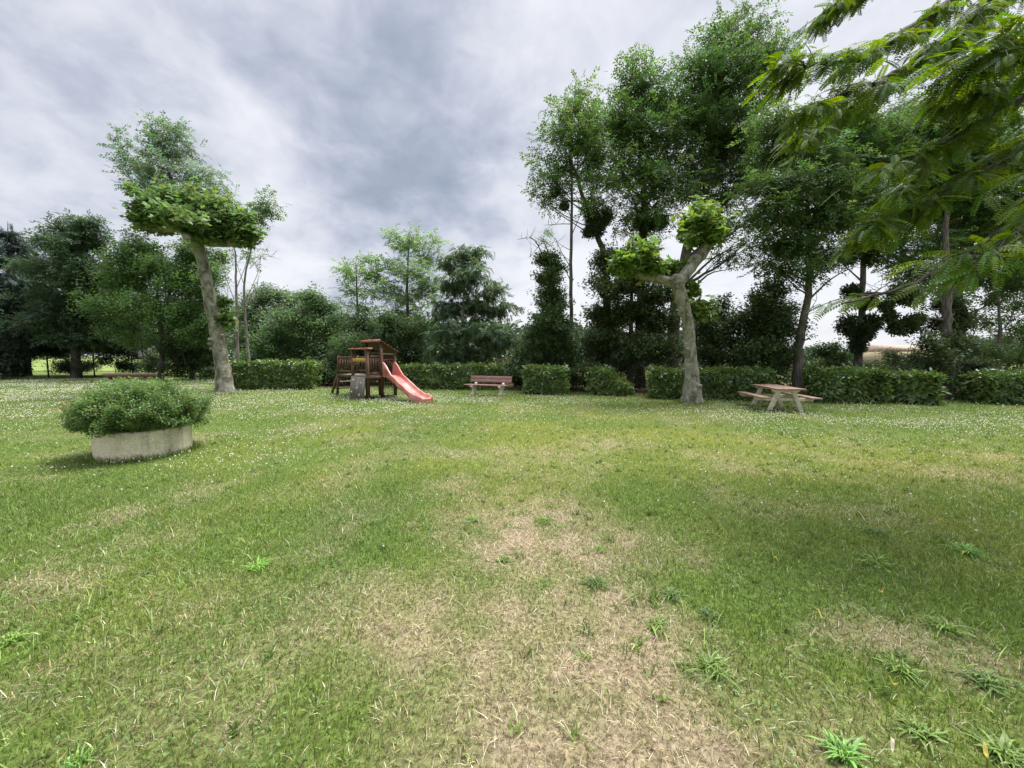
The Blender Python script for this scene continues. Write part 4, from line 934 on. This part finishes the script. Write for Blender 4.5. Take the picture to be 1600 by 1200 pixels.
# ------------------------------------------------------------------ branch of the near tree hanging in from the top right
def near_tree():
    r = np.random.default_rng(101)
    b = np.array([8.6, 3.2, 0.0])
    o = thing('silk_tree', 'near tree with long feathery leaves hanging in from the top right corner', 'tree', b)
    gt = Geo(); gc = Geo()
    crown = np.array([8.1, 3.6, 3.6])
    P = smooth_path([b - [0, 0, .1], b + [-.05, .1, 1.6], crown, [7.6, 4.1, 5.4]], 20)
    gt.tube(P, np.linspace(.24, .15, 20), 12)
    def Q(x, y, d): return W(x, y, d)
    limbs = [
        ([crown, [6.2, 4.1, 6.0], Q(1500, -5, 4.6), Q(1420, 48, 4.4), Q(1345, 90, 4.2), Q(1280, 102, 4.1), Q(1228, 98, 4.0)], .050),
        ([crown, [6.6, 4.2, 6.2], Q(1560, -10, 4.2), Q(1495, 55, 4.1), Q(1400, 112, 4.0), Q(1310, 150, 3.9), Q(1255, 175, 3.8)], .042),
        ([crown, [6.2, 3.9, 5.2], Q(1610, 105, 3.7), Q(1560, 127, 3.6), Q(1500, 137, 3.5)], .036),
        ([crown, [6.0, 3.8, 4.8], Q(1640, 120, 3.9), Q(1520, 195, 3.8), Q(1440, 238, 3.7), Q(1375, 268, 3.6)], .034),
        ([crown, [5.8, 3.8, 4.2], Q(1640, 210, 3.6), Q(1500, 290, 3.5), Q(1430, 335, 3.5)], .030),
        ([crown, [5.6, 3.6, 3.6], Q(1650, 300, 3.4), Q(1560, 365, 3.3), Q(1500, 400, 3.3), Q(1440, 440, 3.2), Q(1370, 462, 3.1), Q(1315, 474, 3.05)], .030),
        ([crown, [6.0, 3.4, 4.0], Q(1700, 250, 2.9), Q(1620, 330, 2.8), Q(1560, 385, 2.8), Q(1510, 405, 2.8)], .024),
        ([crown, [6.0, 3.0, 5.0], Q(1700, 40, 3.0), Q(1600, 60, 3.0), Q(1530, 90, 3.0)], .028),
        ([crown, [6.2, 4.0, 4.4], Q(1690, 180, 3.9), Q(1560, 252, 3.8), Q(1430, 325, 3.7), Q(1350, 350, 3.6)], .028),
        ([crown, [6.6, 4.6, 6.2], Q(1600, -20, 4.9), Q(1500, 60, 4.8), Q(1390, 130, 4.7), Q(1300, 190, 4.6), Q(1240, 215, 4.5)], .034),
        ([crown, [6.6, 4.8, 6.8], Q(1420, -60, 5.2), Q(1340, -10, 5.1), Q(1285, 25, 5.0)], .036),
        ([crown, [6.3, 5.0, 5.0], Q(1580, 170, 4.8), Q(1480, 230, 4.8), Q(1400, 300, 4.7)], .030),
        ([crown, [7.2, 2.0, 5.6], [6.4, .4, 5.4], [5.6, -1.2, 5.2]], .05),
        ([crown, [8.4, 5.2, 6.0], [8.0, 7.0, 6.4]], .05), ([crown, [9.4, 3.0, 6.0], [10.8, 2.4, 6.2]], .05),
    ]
    for li, (pts, rad) in enumerate(limbs):
        q = smooth_path(pts, 26)
        q[3:-1] += (r.random((22, 3)) - .5) * .05
        gt.tube(q, np.linspace(rad * 1.4, .006, 26), 6)
        inside = li < 12
        nt_ = (11 if li == 5 else 36 if li in (3, 4, 6) else 76) if inside else 14
        for k in range(nt_):
            t = .34 + .66 * r.random() if inside else .4 + .6 * r.random()
            i = min(int(t * 25), 24); s = q[i]
            ax = q[i + 1] - q[i - 1]; ax /= np.linalg.norm(ax)
            side = np.cross(ax, [0, 0, 1]) * (1 if r.random() < .5 else -1)
            d = ax * (.7 + .5 * r.random()) + side * (.25 + .8 * r.random()) + np.array([0, 0, (r.random() - .55) * .7])
            d /= np.linalg.norm(d); ln = .18 + .36 * r.random()
            if t > .93: ln *= .6
            e = s + d * ln
            if inside and (e[0] / e[1] * F + 800 < 1150): continue
            tw = bez(s, (s + e) / 2 + np.array([0, 0, .05]), e + np.array([0, 0, -.03 - .05 * r.random()]), 7)
            gt.tube(tw, np.linspace(.006, .0022, 7), 4)
            kk = 7 if inside else 9
            tt = np.clip(.15 + .85 * (np.arange(kk) + r.random(kk)) / kk, 0, 1)
            pos = np.array([tw[min(int(u_ * 6), 6)] for u_ in tt]) + r.normal(size=(kk, 3)) * .012
            al = np.where(np.arange(kk) % 2 == 0, 1.0, -1.0)[:, None]
            sd = np.cross(d, [0, 0, 1.0])
            dr = d * .6 + sd * al * .8 + r.normal(size=(kk, 3)) * .45; dr[:, 2] -= .15 + .6 * r.random(kk)
            dr[-1] = d + [0, 0, -.25]
            nn = np.column_stack([r.normal(size=kk) * .6, r.normal(size=kk) * .6 - .35, np.ones(kk)])
            stamp(gc, 'near', pos, dr, nn, (.44 + .36 * r.random(kk)) * (1.0 if inside else 1.7), (.118, .19, .026), .34, .10, r=r)
    gt.build('trunk', M_bark, o, True, b)
    gc.build('crown', M_near, o, False, b)
near_tree()

# ------------------------------------------------------------------ planter and its shrub
o = thing('concrete_planter', 'round stained concrete planter ring on the lawn holding a bushy plant', 'planter', (PL_C[0], PL_C[1], 0))
g = Geo(); n = 96; an = np.arange(n) * 2 * math.pi / n
prof = [(.592, -.1), (.600, .0), (.604, .40), (.598, .428), (.580, .436), (.520, .436), (.505, .428), (.50, .33)]
V = np.array([[rr * math.cos(t), rr * math.sin(t), z] for (rr, z) in prof for t in an])
ch = (fbm(V[:, 0] * 9 + 3, V[:, 1] * 9 + V[:, 2] * 6, 4) - .5)
V[:, :2] *= (1 + ch * .012)[:, None]; V[:, 2] += ch * .016 * (V[:, 2] > .3)
i, j = np.meshgrid(np.arange(len(prof) - 1), np.arange(n), indexing='ij'); a = (i * n + j).ravel(); b_ = (i * n + (j + 1) % n).ravel()
g.add(V, np.stack([a, b_, b_ + n, a + n], -1)); g.build('ring', M_ring, o, True)
g = Geo(); V = np.array([[.51 * math.cos(t), .51 * math.sin(t), .36] for t in an]); g.add(V, [list(range(n))]); g.build('soil', M_soil, o)

r = np.random.default_rng(55)
o = thing('salvia_bush', 'bushy green plant with small red flowers spilling over the round concrete planter', 'plant', (PL_C[0], PL_C[1], .36))
gs = Geo(); gl = Geo(); gf = Geo()
for k in range(820):
    th = r.random() * 6.283; q = r.random() ** .5
    s = np.array([math.cos(th) * q * .42, math.sin(th) * q * .42, .0])
    lay = r.random()
    R = q * (.88 - .10 * r.random())
    h = (.76 - .34 * q ** 3) * (1 - .78 * r.random() ** 2.2) * (.85 + .3 * fbm(np.array([th * 1.6]), np.array([q * 2.0]), 2)[0])
    e = np.array([math.cos(th) * R, math.sin(th) * R, h])
    md = (s + e) / 2 + np.array([math.cos(th) * .10 * q, math.sin(th) * .10 * q, .10])
    if r.random() < .16: e = e * np.array([1.07, 1.07, 1.0]) + [0, 0, .05 + .07 * r.random()]
    tw = bez(s, md, e, 8)
    gs.tube(tw, np.linspace(.004, .0015, 8), 3)
    kk = 30; tt = .28 + .72 * r.random(kk) ** .8
    pos = np.array([tw[min(int(u * 7.99), 7)] for u in tt]) + r.normal(size=(kk, 3)) * .028
    dr = r.normal(size=(kk, 3)); nn = np.column_stack([r.normal(size=kk) * .5, r.normal(size=kk) * .5, np.ones(kk)])
    stamp(gl, 'tiny', pos, dr, nn, .60 + .45 * r.random(kk), (.165, .25, .085), .4, .1, r=r)
    if r.random() < .035 or (math.cos(th) < -.5 and q > .7 and r.random() < .30):
        f = e + np.array([0, 0, .03]); f[:2] *= 1.04 + .10 * r.random(); f[2] += .05 * r.random()
        gs.tube([e, f], [.0018, .0012], 3)
        m = 2 if r.random() < .6 else 5
        stamp(gf, 'laurel', f + r.normal(size=(m, 3)) * .02, r.normal(size=(m, 3)), r.normal(size=(m, 3)), .09 + .06 * r.random(m), (.42, .07, .05), .2, .05, r=r)
org = np.zeros(3)
gs.build('stem', M_leafd, o, False, org).data.materials[0] = surf_mat('plant_stem', (.05, .07, .03), (.10, .10, .05))
gl.build('foliage', M_leaf, o, False, org); tag(gf.build('flower', M_petal, o, False, org), kind='stuff')

# ------------------------------------------------------------------ playset
A0 = G0(575.9, 624.6)
ps = thing('wooden_playset', 'brown wooden climbing playset with a faded red slide, on the lawn before the hedges', 'playset', (A0[0], A0[1], 0), math.radians(-42))
T1, TB, TC, DL = 0.0, .55, 1.10, -1.15
def post(x, y, z0, z1, s=.09): Geo().box((x, y, (z0 + z1) / 2), (s, s, z1 - z0)).build('post', M_wood, ps)
post(0, 0, -.05, 1.84); post(DL, 0, -.05, 1.84)
post(0, TB, -.05, 2.12); post(DL, TB, -.05, 2.12)
post(0, TC, -.05, 1.76); post(DL, TC, -.05, 1.76)
def part(name, g, mat=None): return g.build(name, mat or M_wood, ps)
g = Geo()
for k in range(9):
    g.box((DL + .08 + k * .125, .55, .845), (.115, 1.16, .03))
part('platform', g, M_woodg)
g = Geo(); g.box((DL / 2, -.062, .80), (1.24, .035, .10)); g.box((.062, TC / 2, .80), (.035, 1.26, .10)); g.box((DL / 2, TC + .062, .80), (1.2, .035, .10)); part('platform_frame', g)
g = Geo()
for k in range(10): g.box((-1.28 - k * .125, .40, .845), (.112, .84, .03))
part('platform', g, M_woodg)
g = Geo(); g.box((-1.84, -.045, .82), (1.28, .04, .11)); g.box((-1.84, .845, .82), (1.28, .04, .11)); part('platform_frame', g)
def railing(a, b, z0, z1, nb, mat=None):
    a = np.array(a, float); b = np.array(b, float); g = Geo()
    for z in (z0, z1): g.beam([*a, z], [*b, z], .04, .075)
    for k in range(nb):
        p = a + (b - a) * (k + .7) / (nb + .4)
        g.beam([*p, z0 + .038], [*p, z1 - .038], .045, .03)
    part('railing', g)
railing((0, .05), (0, .50), .95, 1.57, 4)
railing((-1.20, 0), (-2.40, 0), .99, 1.54, 5)
railing((-1.20, .80), (-2.40, .80), .99, 1.54, 5)
railing((-1.10, TC), (-.05, TC), .95, 1.60, 7)
railing((DL, .60), (DL, 1.05), .95, 1.60, 3)
g = Geo(); g.box((-.575, TB, 1.70), (1.05, .04, .05)); g.box((-.575, TB, 1.45), (1.05, .04, .05))
for k in range(5): g.box((-1.0 + k * .2, TB, 1.575), (.035, .03, .20))
part('upper_rail', g)
# plank roofs
g = Geo(); g.box((DL / 2, .03, 1.865), (1.36, .24, .05)); part('roof', g, M_red_roof)
g = Geo()
slope = math.atan2(.42, .78); R = np.array([[1, 0, 0], [0, math.cos(-slope), -math.sin(-slope)], [0, math.sin(-slope), math.cos(-slope)]])
for k in range(6):
    t = (k + .5) / 6; g.box((-.575, .46 + .80 * t, 2.16 - .43 * t), (1.40, .150, .022), R)
roof = part('roof', g)
Geo().box((-.575, .425, 2.165), (1.42, .03, .085)).build('fascia_board', M_red_roof, roof)
# scalloped boards
def scallop(x0, x1, z0, z1, n, plane, off, mat):
    pts = [(x0, z1), (x0, z0)]
    for k in range(n):
        xa = x0 + (x1 - x0) * k / n; xb = x0 + (x1 - x0) * (k + 1) / n
        for q in range(1, 7):
            t = q / 6; pts.append((xa + (xb - xa) * t, z0 + .035 * abs(math.sin(math.pi * t)) if q < 6 else z0))
    pts.append((x1, z1))
    g = Geo(); g.prism(pts, .025, plane, off); part('scalloped_board', g, mat)
scallop(-1.10, -.05, 1.36, 1.52, 6, 'xz', -.02, M_yellow)
scallop(TB + .05, TC - .05, 1.39, 1.48, 4, 'yz', .02, M_wood)
g = Geo(); g.tube([(0, TB + .04, 1.67), (0, TC - .04, 1.67)], .014, 8); part('grab_bar', g, M_hold)
# climbing wall
cw = None
g = Geo(); tilt = math.atan2(.10, .84); R = np.array([[1, 0, 0], [0, math.cos(-tilt), -math.sin(-tilt)], [0, math.sin(-tilt), math.cos(-tilt)]])
for k in range(3): g.box((-.20 - k * .365, -.135, .40), (.352, .035, .86), R)
cw = part('climbing_wall', g, M_woodg)
for (hx, hz) in ((-.90, .68), (-.28, .60), (-.58, .40), (-.95, .24), (-.32, .16)):
    gg = Geo(); yy = -.135 - .02 + (hz - .40) * math.tan(tilt)
    th = np.linspace(0, math.pi / 2, 5)
    P_ = [(hx, yy + .01 - .055 * math.sin(t), hz) for t in th]
    gg.tube(P_, [.055 * math.cos(t) + .002 for t in th], 9)
    V = gg.V[0]; V += (np.random.default_rng(int(hx * -100)).random(V.shape) - .5) * .012
    gg.build('climbing_hold', M_hold, cw, True)
# ladder at the left end
lad = thing_l = None
g = Geo()
for y in (0, .80):
    g.beam((-3.16, y, -.03), (-2.47, y, .86), .06, .10); g.beam((-2.47, y, .84), (-2.36, y, 1.60), .07, .085)
lad = part('ladder', g)
Geo().box((-2.74, .40, .53), (.16, .78, .04)).build('step', M_woodg, lad)
Geo().box((-2.98, .40, .24), (.06, .78, .05)).build('step', M_wood, lad)
for y in (0, .80):
    g = Geo(); g.beam((-2.60, y, -.05), (-2.42, y, .80), .075, .075); part('leg', g)
# rope net under the slide tower, ground board
g = Geo()
for k in range(4):
    y = TB + .11 + k * .11; g.tube([(-.02, y, .02), (-.02, y + .006, .4), (-.02, y, .78)], .009, 5)
for z in (.2, .4, .6): g.tube([(-.02, TB + .04, z), (-.02, .82, z - .015), (-.02, TC - .04, z)], .009, 5)
part('rope_net', g, M_rope)
g = Geo(); g.box((0, (TB + TC) / 2, .07), (.05, .46, .10)); part('ground_board', g)
# slide
g = Geo(); m = 34; yc = (TB + TC) / 2
xs = np.linspace(-.06, 2.42, m); secs = []
for x in xs:
    if x < .25: z = .875
    else:
        t = (x - .25) / (2.02 - .25)
        z = .875 - .735 * (t * t * (3 - 2 * t) * .45 + t * .55) if t < 1 else .14
    wall = .14 + .36 * np.clip(1 - (x - .08) / .55, 0, 1) ** 1.15 if x > .08 else .50
    if x > 2.1: wall = .14 - .06 * (x - 2.1) / .32
    fl = z; low = z - .07 if x < 2.08 else -.03
    w = .215
    secs.append([(x, yc - w - .045, low), (x, yc - w - .062, fl + wall - .02), (x, yc - w - .045, fl + wall), (x, yc - w - .008, fl + wall - .005), (x, yc - w + .02, fl + .03), (x, yc - w + .07, fl),
                 (x, yc + w - .07, fl), (x, yc + w - .02, fl + .03), (x, yc + w + .008, fl + wall - .005), (x, yc + w + .045, fl + wall), (x, yc + w + .062, fl + wall - .02), (x, yc + w + .045, low)])
V = np.array(secs).reshape(-1, 3); k = 12
i, j = np.meshgrid(np.arange(m - 1), np.arange(k), indexing='ij'); a = (i * k + j).ravel(); b_ = (i * k + (j + 1) % k).ravel()
g.add(V, np.stack([a, a + k, b_ + k, b_], -1))
g.add(np.array(secs[-1]), [list(range(k))]); g.add(np.array(secs[0]), [list(range(k))[::-1]])
sl = part('slide', g, M_slide)
for p in sl.data.polygons: p.use_smooth = len(p.vertices) == 4
md = sl.modifiers.new('edge', 'EDGE_SPLIT'); md.split_angle = math.radians(50)

# ------------------------------------------------------------------ picnic table
pt = thing('picnic_table', 'picnic table with brown red planks on cream A-shaped legs', 'picnic table', (8.04, 11.63, 0), math.atan2(.98, .2))
g = Geo()
for k in range(5): g.box((0, -.30 + k * .15, .655), (1.80, .142, .04))
g.build('tabletop', M_tablewood, pt)
for s in (-1, 1):
    g = Geo(); g.box((0, s * .715, .405), (1.80, .13, .04)); g.box((0, s * .580, .405), (1.80, .13, .04)); g.build('seat', M_tablewood, pt)
for x in (-.58, .58):
    fr = Geo(); fr.prism([(-.36, .634), (.36, .634), (.36, .60), (.29, .545), (-.29, .545), (-.36, .60)], .07, 'yz', x)
    fr.prism([(-.78, .384), (.78, .384), (.78, .355), (.70, .29), (-.70, .29), (-.78, .355)], .07, 'yz', x + .0725)
    f = fr.build('crossbar', M_cream, pt)
    for s in (-1, 1):
        g = Geo(); g.prism([(s * .49, -.04), (s * .37, -.04), (s * .145, .543), (s * .265, .543)], .075, 'yz', x); g.build('leg', M_cream, pt)
def bev(o, w=.006):
    m_ = o.modifiers.new('bevel', 'BEVEL'); m_.width = w; m_.segments = 2; m_.limit_method = 'ANGLE'
for ch in pt.children: bev(ch)

# ------------------------------------------------------------------ park bench
bc = G0(762, 617.5)
pb = thing('park_bench', 'wooden park bench with mauve brown planks on stubby cream concrete legs', 'bench', (bc[0], bc[1] + .15, 0), math.radians(-21))
for k in range(3):
    Geo().box((-.05, -.20 + k * .135, .405), (1.86, .12, .038)).build('seat_plank', M_benchwood, pb)
Rb = np.array([[1, 0, 0], [0, math.cos(-.28), -math.sin(-.28)], [0, math.sin(-.28), math.cos(-.28)]])
for z, y in ((.565, .215), (.700, .254)): Geo().box((.03, y, z), (1.86, .036, .125), Rb).build('back_plank', M_benchwood, pb)
for x in (-.62, .62):
    g = Geo(); g.prism([(-.26, -.04), (.24, -.04), (.24, .05), (.10, .12), (.10, .27), (.20, .36), (.235, .385), (-.285, .385), (-.285, .33), (-.20, .30), (-.12, .22), (-.13, .12), (-.26, .06)], .115, 'yz', x); g.build('leg', M_cream, pb)
    g = Geo(); g.prism([(.12, .386), (.235, .386), (.31, .76), (.275, .76), (.245, .64), (.19, .50), (.12, .45)], .10, 'yz', x); g.build('back_support', M_cream, pb)
for ch in pb.children: bev(ch)

# low beam far beyond the planter
c = W(212, 585, 25.5)
o = thing('balance_beam', 'long low beam with a pale top and red brown side, on the lawn beyond the planter', 'beam', (c[0], c[1], 0), math.radians(3))
Geo().box((0, 0, .405), (4.0, .34, .09)).build('plank', surf_mat('pale_plank', (.42, .30, .22), (.55, .42, .33), (4, 20, 20)), o)
Geo().box((0, 0, .30), (3.9, .20, .12)).build('side_board', M_red_roof, o)
for x in (-1.6, -.5, .6, 1.6): Geo().box((x, 0, .11), (.12, .16, .30)).build('leg', M_wood, o)
for ch in o.children: bev(ch)

# ------------------------------------------------------------------ fence at the far left
f0 = G0(75, 590)
o = thing('wire_fence', 'dark green post and wire fence at the far left of the lawn', 'fence', (f0[0], f0[1], 0))
fp = []
for px, D_ in ((-40, 27.6), (75, 28.2), (147, 29.8), (207, 31.0), (262, 32.0), (312, 33), (356, 34)):
    x = (px - 800) / F * D_ - f0[0]; y = D_ - f0[1]; fp.append((x, y))
    g = Geo(); g.tube([(x, y, -.1), (x, y, 1.66)], .045, 8); g.tube([(x, y, 1.66), (x, y, 1.69)], [.05, .01], 8); g.build('post', M_fence, o)
g = Geo()
for (a, b) in zip(fp[:-1], fp[1:]):
    for z in np.arange(.1, 1.62, .15): g.tube([(a[0], a[1], z), (b[0], b[1], z)], .0035 if z < 1.5 else .006, 3)
    nn_ = int(math.hypot(b[0] - a[0], b[1] - a[1]) / .12)
    for k in range(1, nn_):
        t = k / nn_; xx, yy = a[0] + (b[0] - a[0]) * t, a[1] + (b[1] - a[1]) * t; g.tube([(xx, yy, .05), (xx, yy, 1.6)], .002, 3)
g.build('wire_mesh', M_fence, o)

# ------------------------------------------------------------------ house beyond the hedge on the right
c = G0(1396, 566)
hx, hy = (1396 - 800) / F * 70, 70.0
o = thing('house', 'low cream house with a pale brown tiled roof far beyond the right hedge', 'house', (hx, hy, 0), math.radians(8))
Geo().box((0, 0, 1.15), (9.6, 6, 2.3)).build('wall', M_wall, o)
g = Geo(); g.prism([(-3.5, 2.31), (3.5, 2.31), (0, 3.55)], 10.4, 'yz', 0); g.build('roof', M_tile, o)
for x in (-3.2, 0.2, 3.2):
    w = Geo().box((x, -3.03, 1.25), (1.1, .06, 1.1)).build('window', M_glass, o)
    Geo().box((x, -3.075, 1.84), (1.3, .05, .08)).build('lintel', M_cream, w); Geo().box((x, -3.075, .66), (1.3, .05, .08)).build('sill', M_cream, w)

# ------------------------------------------------------------------ weeds, fallen leaves, litter
def weed(px, py, R, h, n, col, wide, label, seed, kind='grass_tuft'):
    r = np.random.default_rng(seed); p = G0(px, py); g = Geo(); R *= .62 if py < 1100 else .46; h *= .5 if py < 1100 else .42; wide *= .5; n = int(n * 1.3)
    an = r.random(n) * 6.283
    for k in range(n):
        d = np.array([math.cos(an[k]), math.sin(an[k]), 0]); ll = R * (.25 + 1.0 * r.random()); hh = h * (.3 + 1.0 * r.random())
        s = p + d * .012 + np.array([*r.normal(size=2) * R * .28, 0]); s[2] = -.01; d = d + np.array([*r.normal(size=2) * .35, 0])
        q = bez(s, s + d * ll * .35 + [0, 0, hh * 1.1], s + d * ll + [0, 0, hh * (.35 + .4 * r.random())], 6)
        sd = np.array([-d[1], d[0], 0]) * wide * (.6 + .7 * r.random())
        w = np.array([.5, .9, 1, .8, .5, .04])[:, None]
        V = np.stack([q - sd * w, q + [0, 0, -.2 * wide], q + sd * w], 1).reshape(-1, 3)
        i = np.arange(5)[:, None] * 3
        Fs = np.concatenate([np.hstack([i, i + 1, i + 4, i + 3]), np.hstack([i + 1, i + 2, i + 5, i + 4])])
        g.add(V, Fs, np.array(col) * (.65 + .7 * r.random()) * np.array([1 + .3 * (r.random() - .5), 1, 1]))
    tag(g.build(kind, M_grass, origin=p), label, 'weed', 'weed tufts standing out of the lawn')
GC = (.155, .24, .045); GD = (.105, .165, .036)
WEEDS = [(402, 886, .11, .11, 60, (.20, .38, .06), .005, 'bright green upright tuft alone on the left lawn'),
    (930, 912, .13, .09, 80, GD, .006, 'dark green spiky weed tuft right of centre in the dry patch'),
    (850, 912, .10, .07, 40, GC, .005, 'small green weed tuft just left of the dark spiky one in the dry patch'),
    (788, 874, .09, .05, 40, GC, .006, 'tiny weed rosette in the middle of the upper dry patch'),
    (740, 812, .13, .06, 60, GC, .006, 'low green weed patch at the top left of the dry patch'),
    (850, 812, .13, .06, 60, GC, .006, 'low green weed patch at the top right of the dry patch'),
    (935, 858, .10, .06, 36, GC, .005, 'small grassy tuft at the right rim of the upper dry patch'),
    (1025, 975, .11, .07, 50, GC, .006, 'leafy weed at the right of the lower dry patch, above the bare soil'),
    (1050, 930, .10, .08, 60, GD, .006, 'weed clump beside the dry patch, above the leafy one at its right'),
    (1115, 1045, .15, .09, 80, GC, .005, 'pale spreading grass tuft in the lower right lawn'),
    (1320, 1180, .13, .12, 110, (.17, .33, .06), .006, 'large bright grass tuft at the bottom edge, right of centre'),
    (1405, 1045, .12, .09, 60, GC, .007, 'green rosette beside the brown streak at the lower right'),
    (1440, 1145, .14, .09, 70, GC, .007, 'wide weed clump near the bottom right corner'),
    (1540, 1065, .14, .08, 70, GD, .007, 'dark weed clump near the right edge below the brown streak'),
    (1475, 980, .13, .09, 60, GC, .007, 'pointed leafed weed at the right above the brown streak'),
    (1510, 862, .16, .11, 80, (.14, .28, .05), .008, 'big grassy clump near the right edge in the shaded lawn'),
    (1370, 880, .14, .10, 60, GC, .007, 'dark green tuft left of the big clump in the shaded lawn'),
    (1365, 830, .16, .08, 60, GD, .007, 'low dark tuft at the upper edge of the shaded lawn'),
    (1110, 962, .12, .07, 50, GD, .006, 'flat weed between the dry patch and the shaded lawn'),
    (490, 1105, .08, .07, 26, GC, .004, 'thin pale tuft in the lower left lawn'),
    (125, 1190, .10, .10, 40, (.17, .32, .06), .005, 'light tuft at the bottom edge on the left'),
    (15, 1000, .10, .07, 40, (.20, .33, .06), .007, 'broad leafed yellow green weed at the left edge'),
    (800, 800, .10, .05, 30, GC, .006, 'small weed between the two low patches at the top of the dry area'),
    (1570, 1180, .16, .12, 90, GC, .008, 'tall grass clump in the bottom right corner')]
for k, w in enumerate(WEEDS): weed(*w, seed=300 + k)
# many more small tufts nobody could tell apart
g = Geo(); r = np.random.default_rng(91)
tx, ty = scatter(1500, 1.2, 9, .8)
for x, y in zip(tx, ty):
    if x / y > .1 and r.random() < .9 or (r.random() < .45):
        if np.hypot(x - PL_C[0], y - PL_C[1]) < .66: continue
        n = r.integers(7, 20); R = .03 + .055 * r.random(); xx = np.full(n, x) + r.normal(size=n) * R * .35; yy = np.full(n, y) + r.normal(size=n) * R * .35
        col = np.array(GC if r.random() < .6 else GD) * (.7 + .6 * r.random()) * (.75 + .5 * r.random((n, 1)))
        blades(g, xx, yy, .04 + .06 * r.random(n), np.full(n, .006 + .004 * r.random()), .55 + .4 * r.random(n), col, 2)
tag(g.build('coarse_grass', M_grass), 'coarse darker grass tufts dotted through the lawn', 'grass', kind='stuff')

YL = [(1280, 970, .030, 'curled yellow leaf alone in the middle of the right foreground'), (1212, 882, .028, 'yellow leaf with a curl beside the dry patch, upper left of the fallen leaves'),
      (1505, 872, .030, 'pale yellow leaf beside the big grassy clump'), (1388, 903, .024, 'small yellow leaf in the shaded lawn, middle of the group'), (1376, 934, .026, 'thin yellow leaf below the small one in the shaded lawn'),
      (1395, 1080, .026, 'yellow strip leaf at the top of a dark weed clump, lower right'), (1538, 1190, .034, 'large yellow leaf at the bottom right edge'), (1393, 1180, .03, 'cream leaf at the bottom edge right of the large tuft'), (1470, 820, .03, 'faint yellow leaf highest in the shaded lawn'), (1563, 782, .03, 'yellow leaf at the right edge where the shade begins')]
for k, (px, py, s, lb) in enumerate(YL):
    r = np.random.default_rng(500 + k); p = G0(px, py); an = r.random() * 3.14
    s *= .72
    d = np.array([math.cos(an), math.sin(an), 0]); q = np.array([-d[1], d[0], 0])
    g = Geo(); rows = []
    for t, w in zip(np.linspace(-1, 1, 7), (.05, .5, .8, .9, .75, .45, .03)):
        z = .045 + .012 * math.sin(t * 3 + k) + .010 * t
        c = p + d * t * s + [0, 0, z]; rows += [c - q * w * s * .32 + [0, 0, .006], c, c + q * w * s * .32 + [0, 0, .009]]
    i = np.arange(6)[:, None] * 3
    g.add(np.array(rows), np.concatenate([np.hstack([i, i + 1, i + 4, i + 3]), np.hstack([i + 1, i + 2, i + 5, i + 4])]), (.58, .50, .13) if k != 7 else (.66, .58, .42))
    tag(g.build('fallen_leaf', M_petal, origin=p), lb, 'leaf', 'fallen yellow leaves on the lawn')
p = G0(1489, 622)
g = Geo(); g.box((p[0], p[1], .07), (.20, .11, .13), np.array([[.96, -.28, 0], [.28, .96, 0], [0, 0, 1]])); o = g.build('stone_block', M_paper, origin=p); bev(o, .015)
tag(o, 'small pale stone block lying at the foot of the ivy covered trunk', 'stone')

# ------------------------------------------------------------------ render
scene.render.engine = 'CYCLES'
scene.cycles.max_bounces = 6
scene.cycles.transparent_max_bounces = 4
scene.render.resolution_x = 1024; scene.render.resolution_y = 768
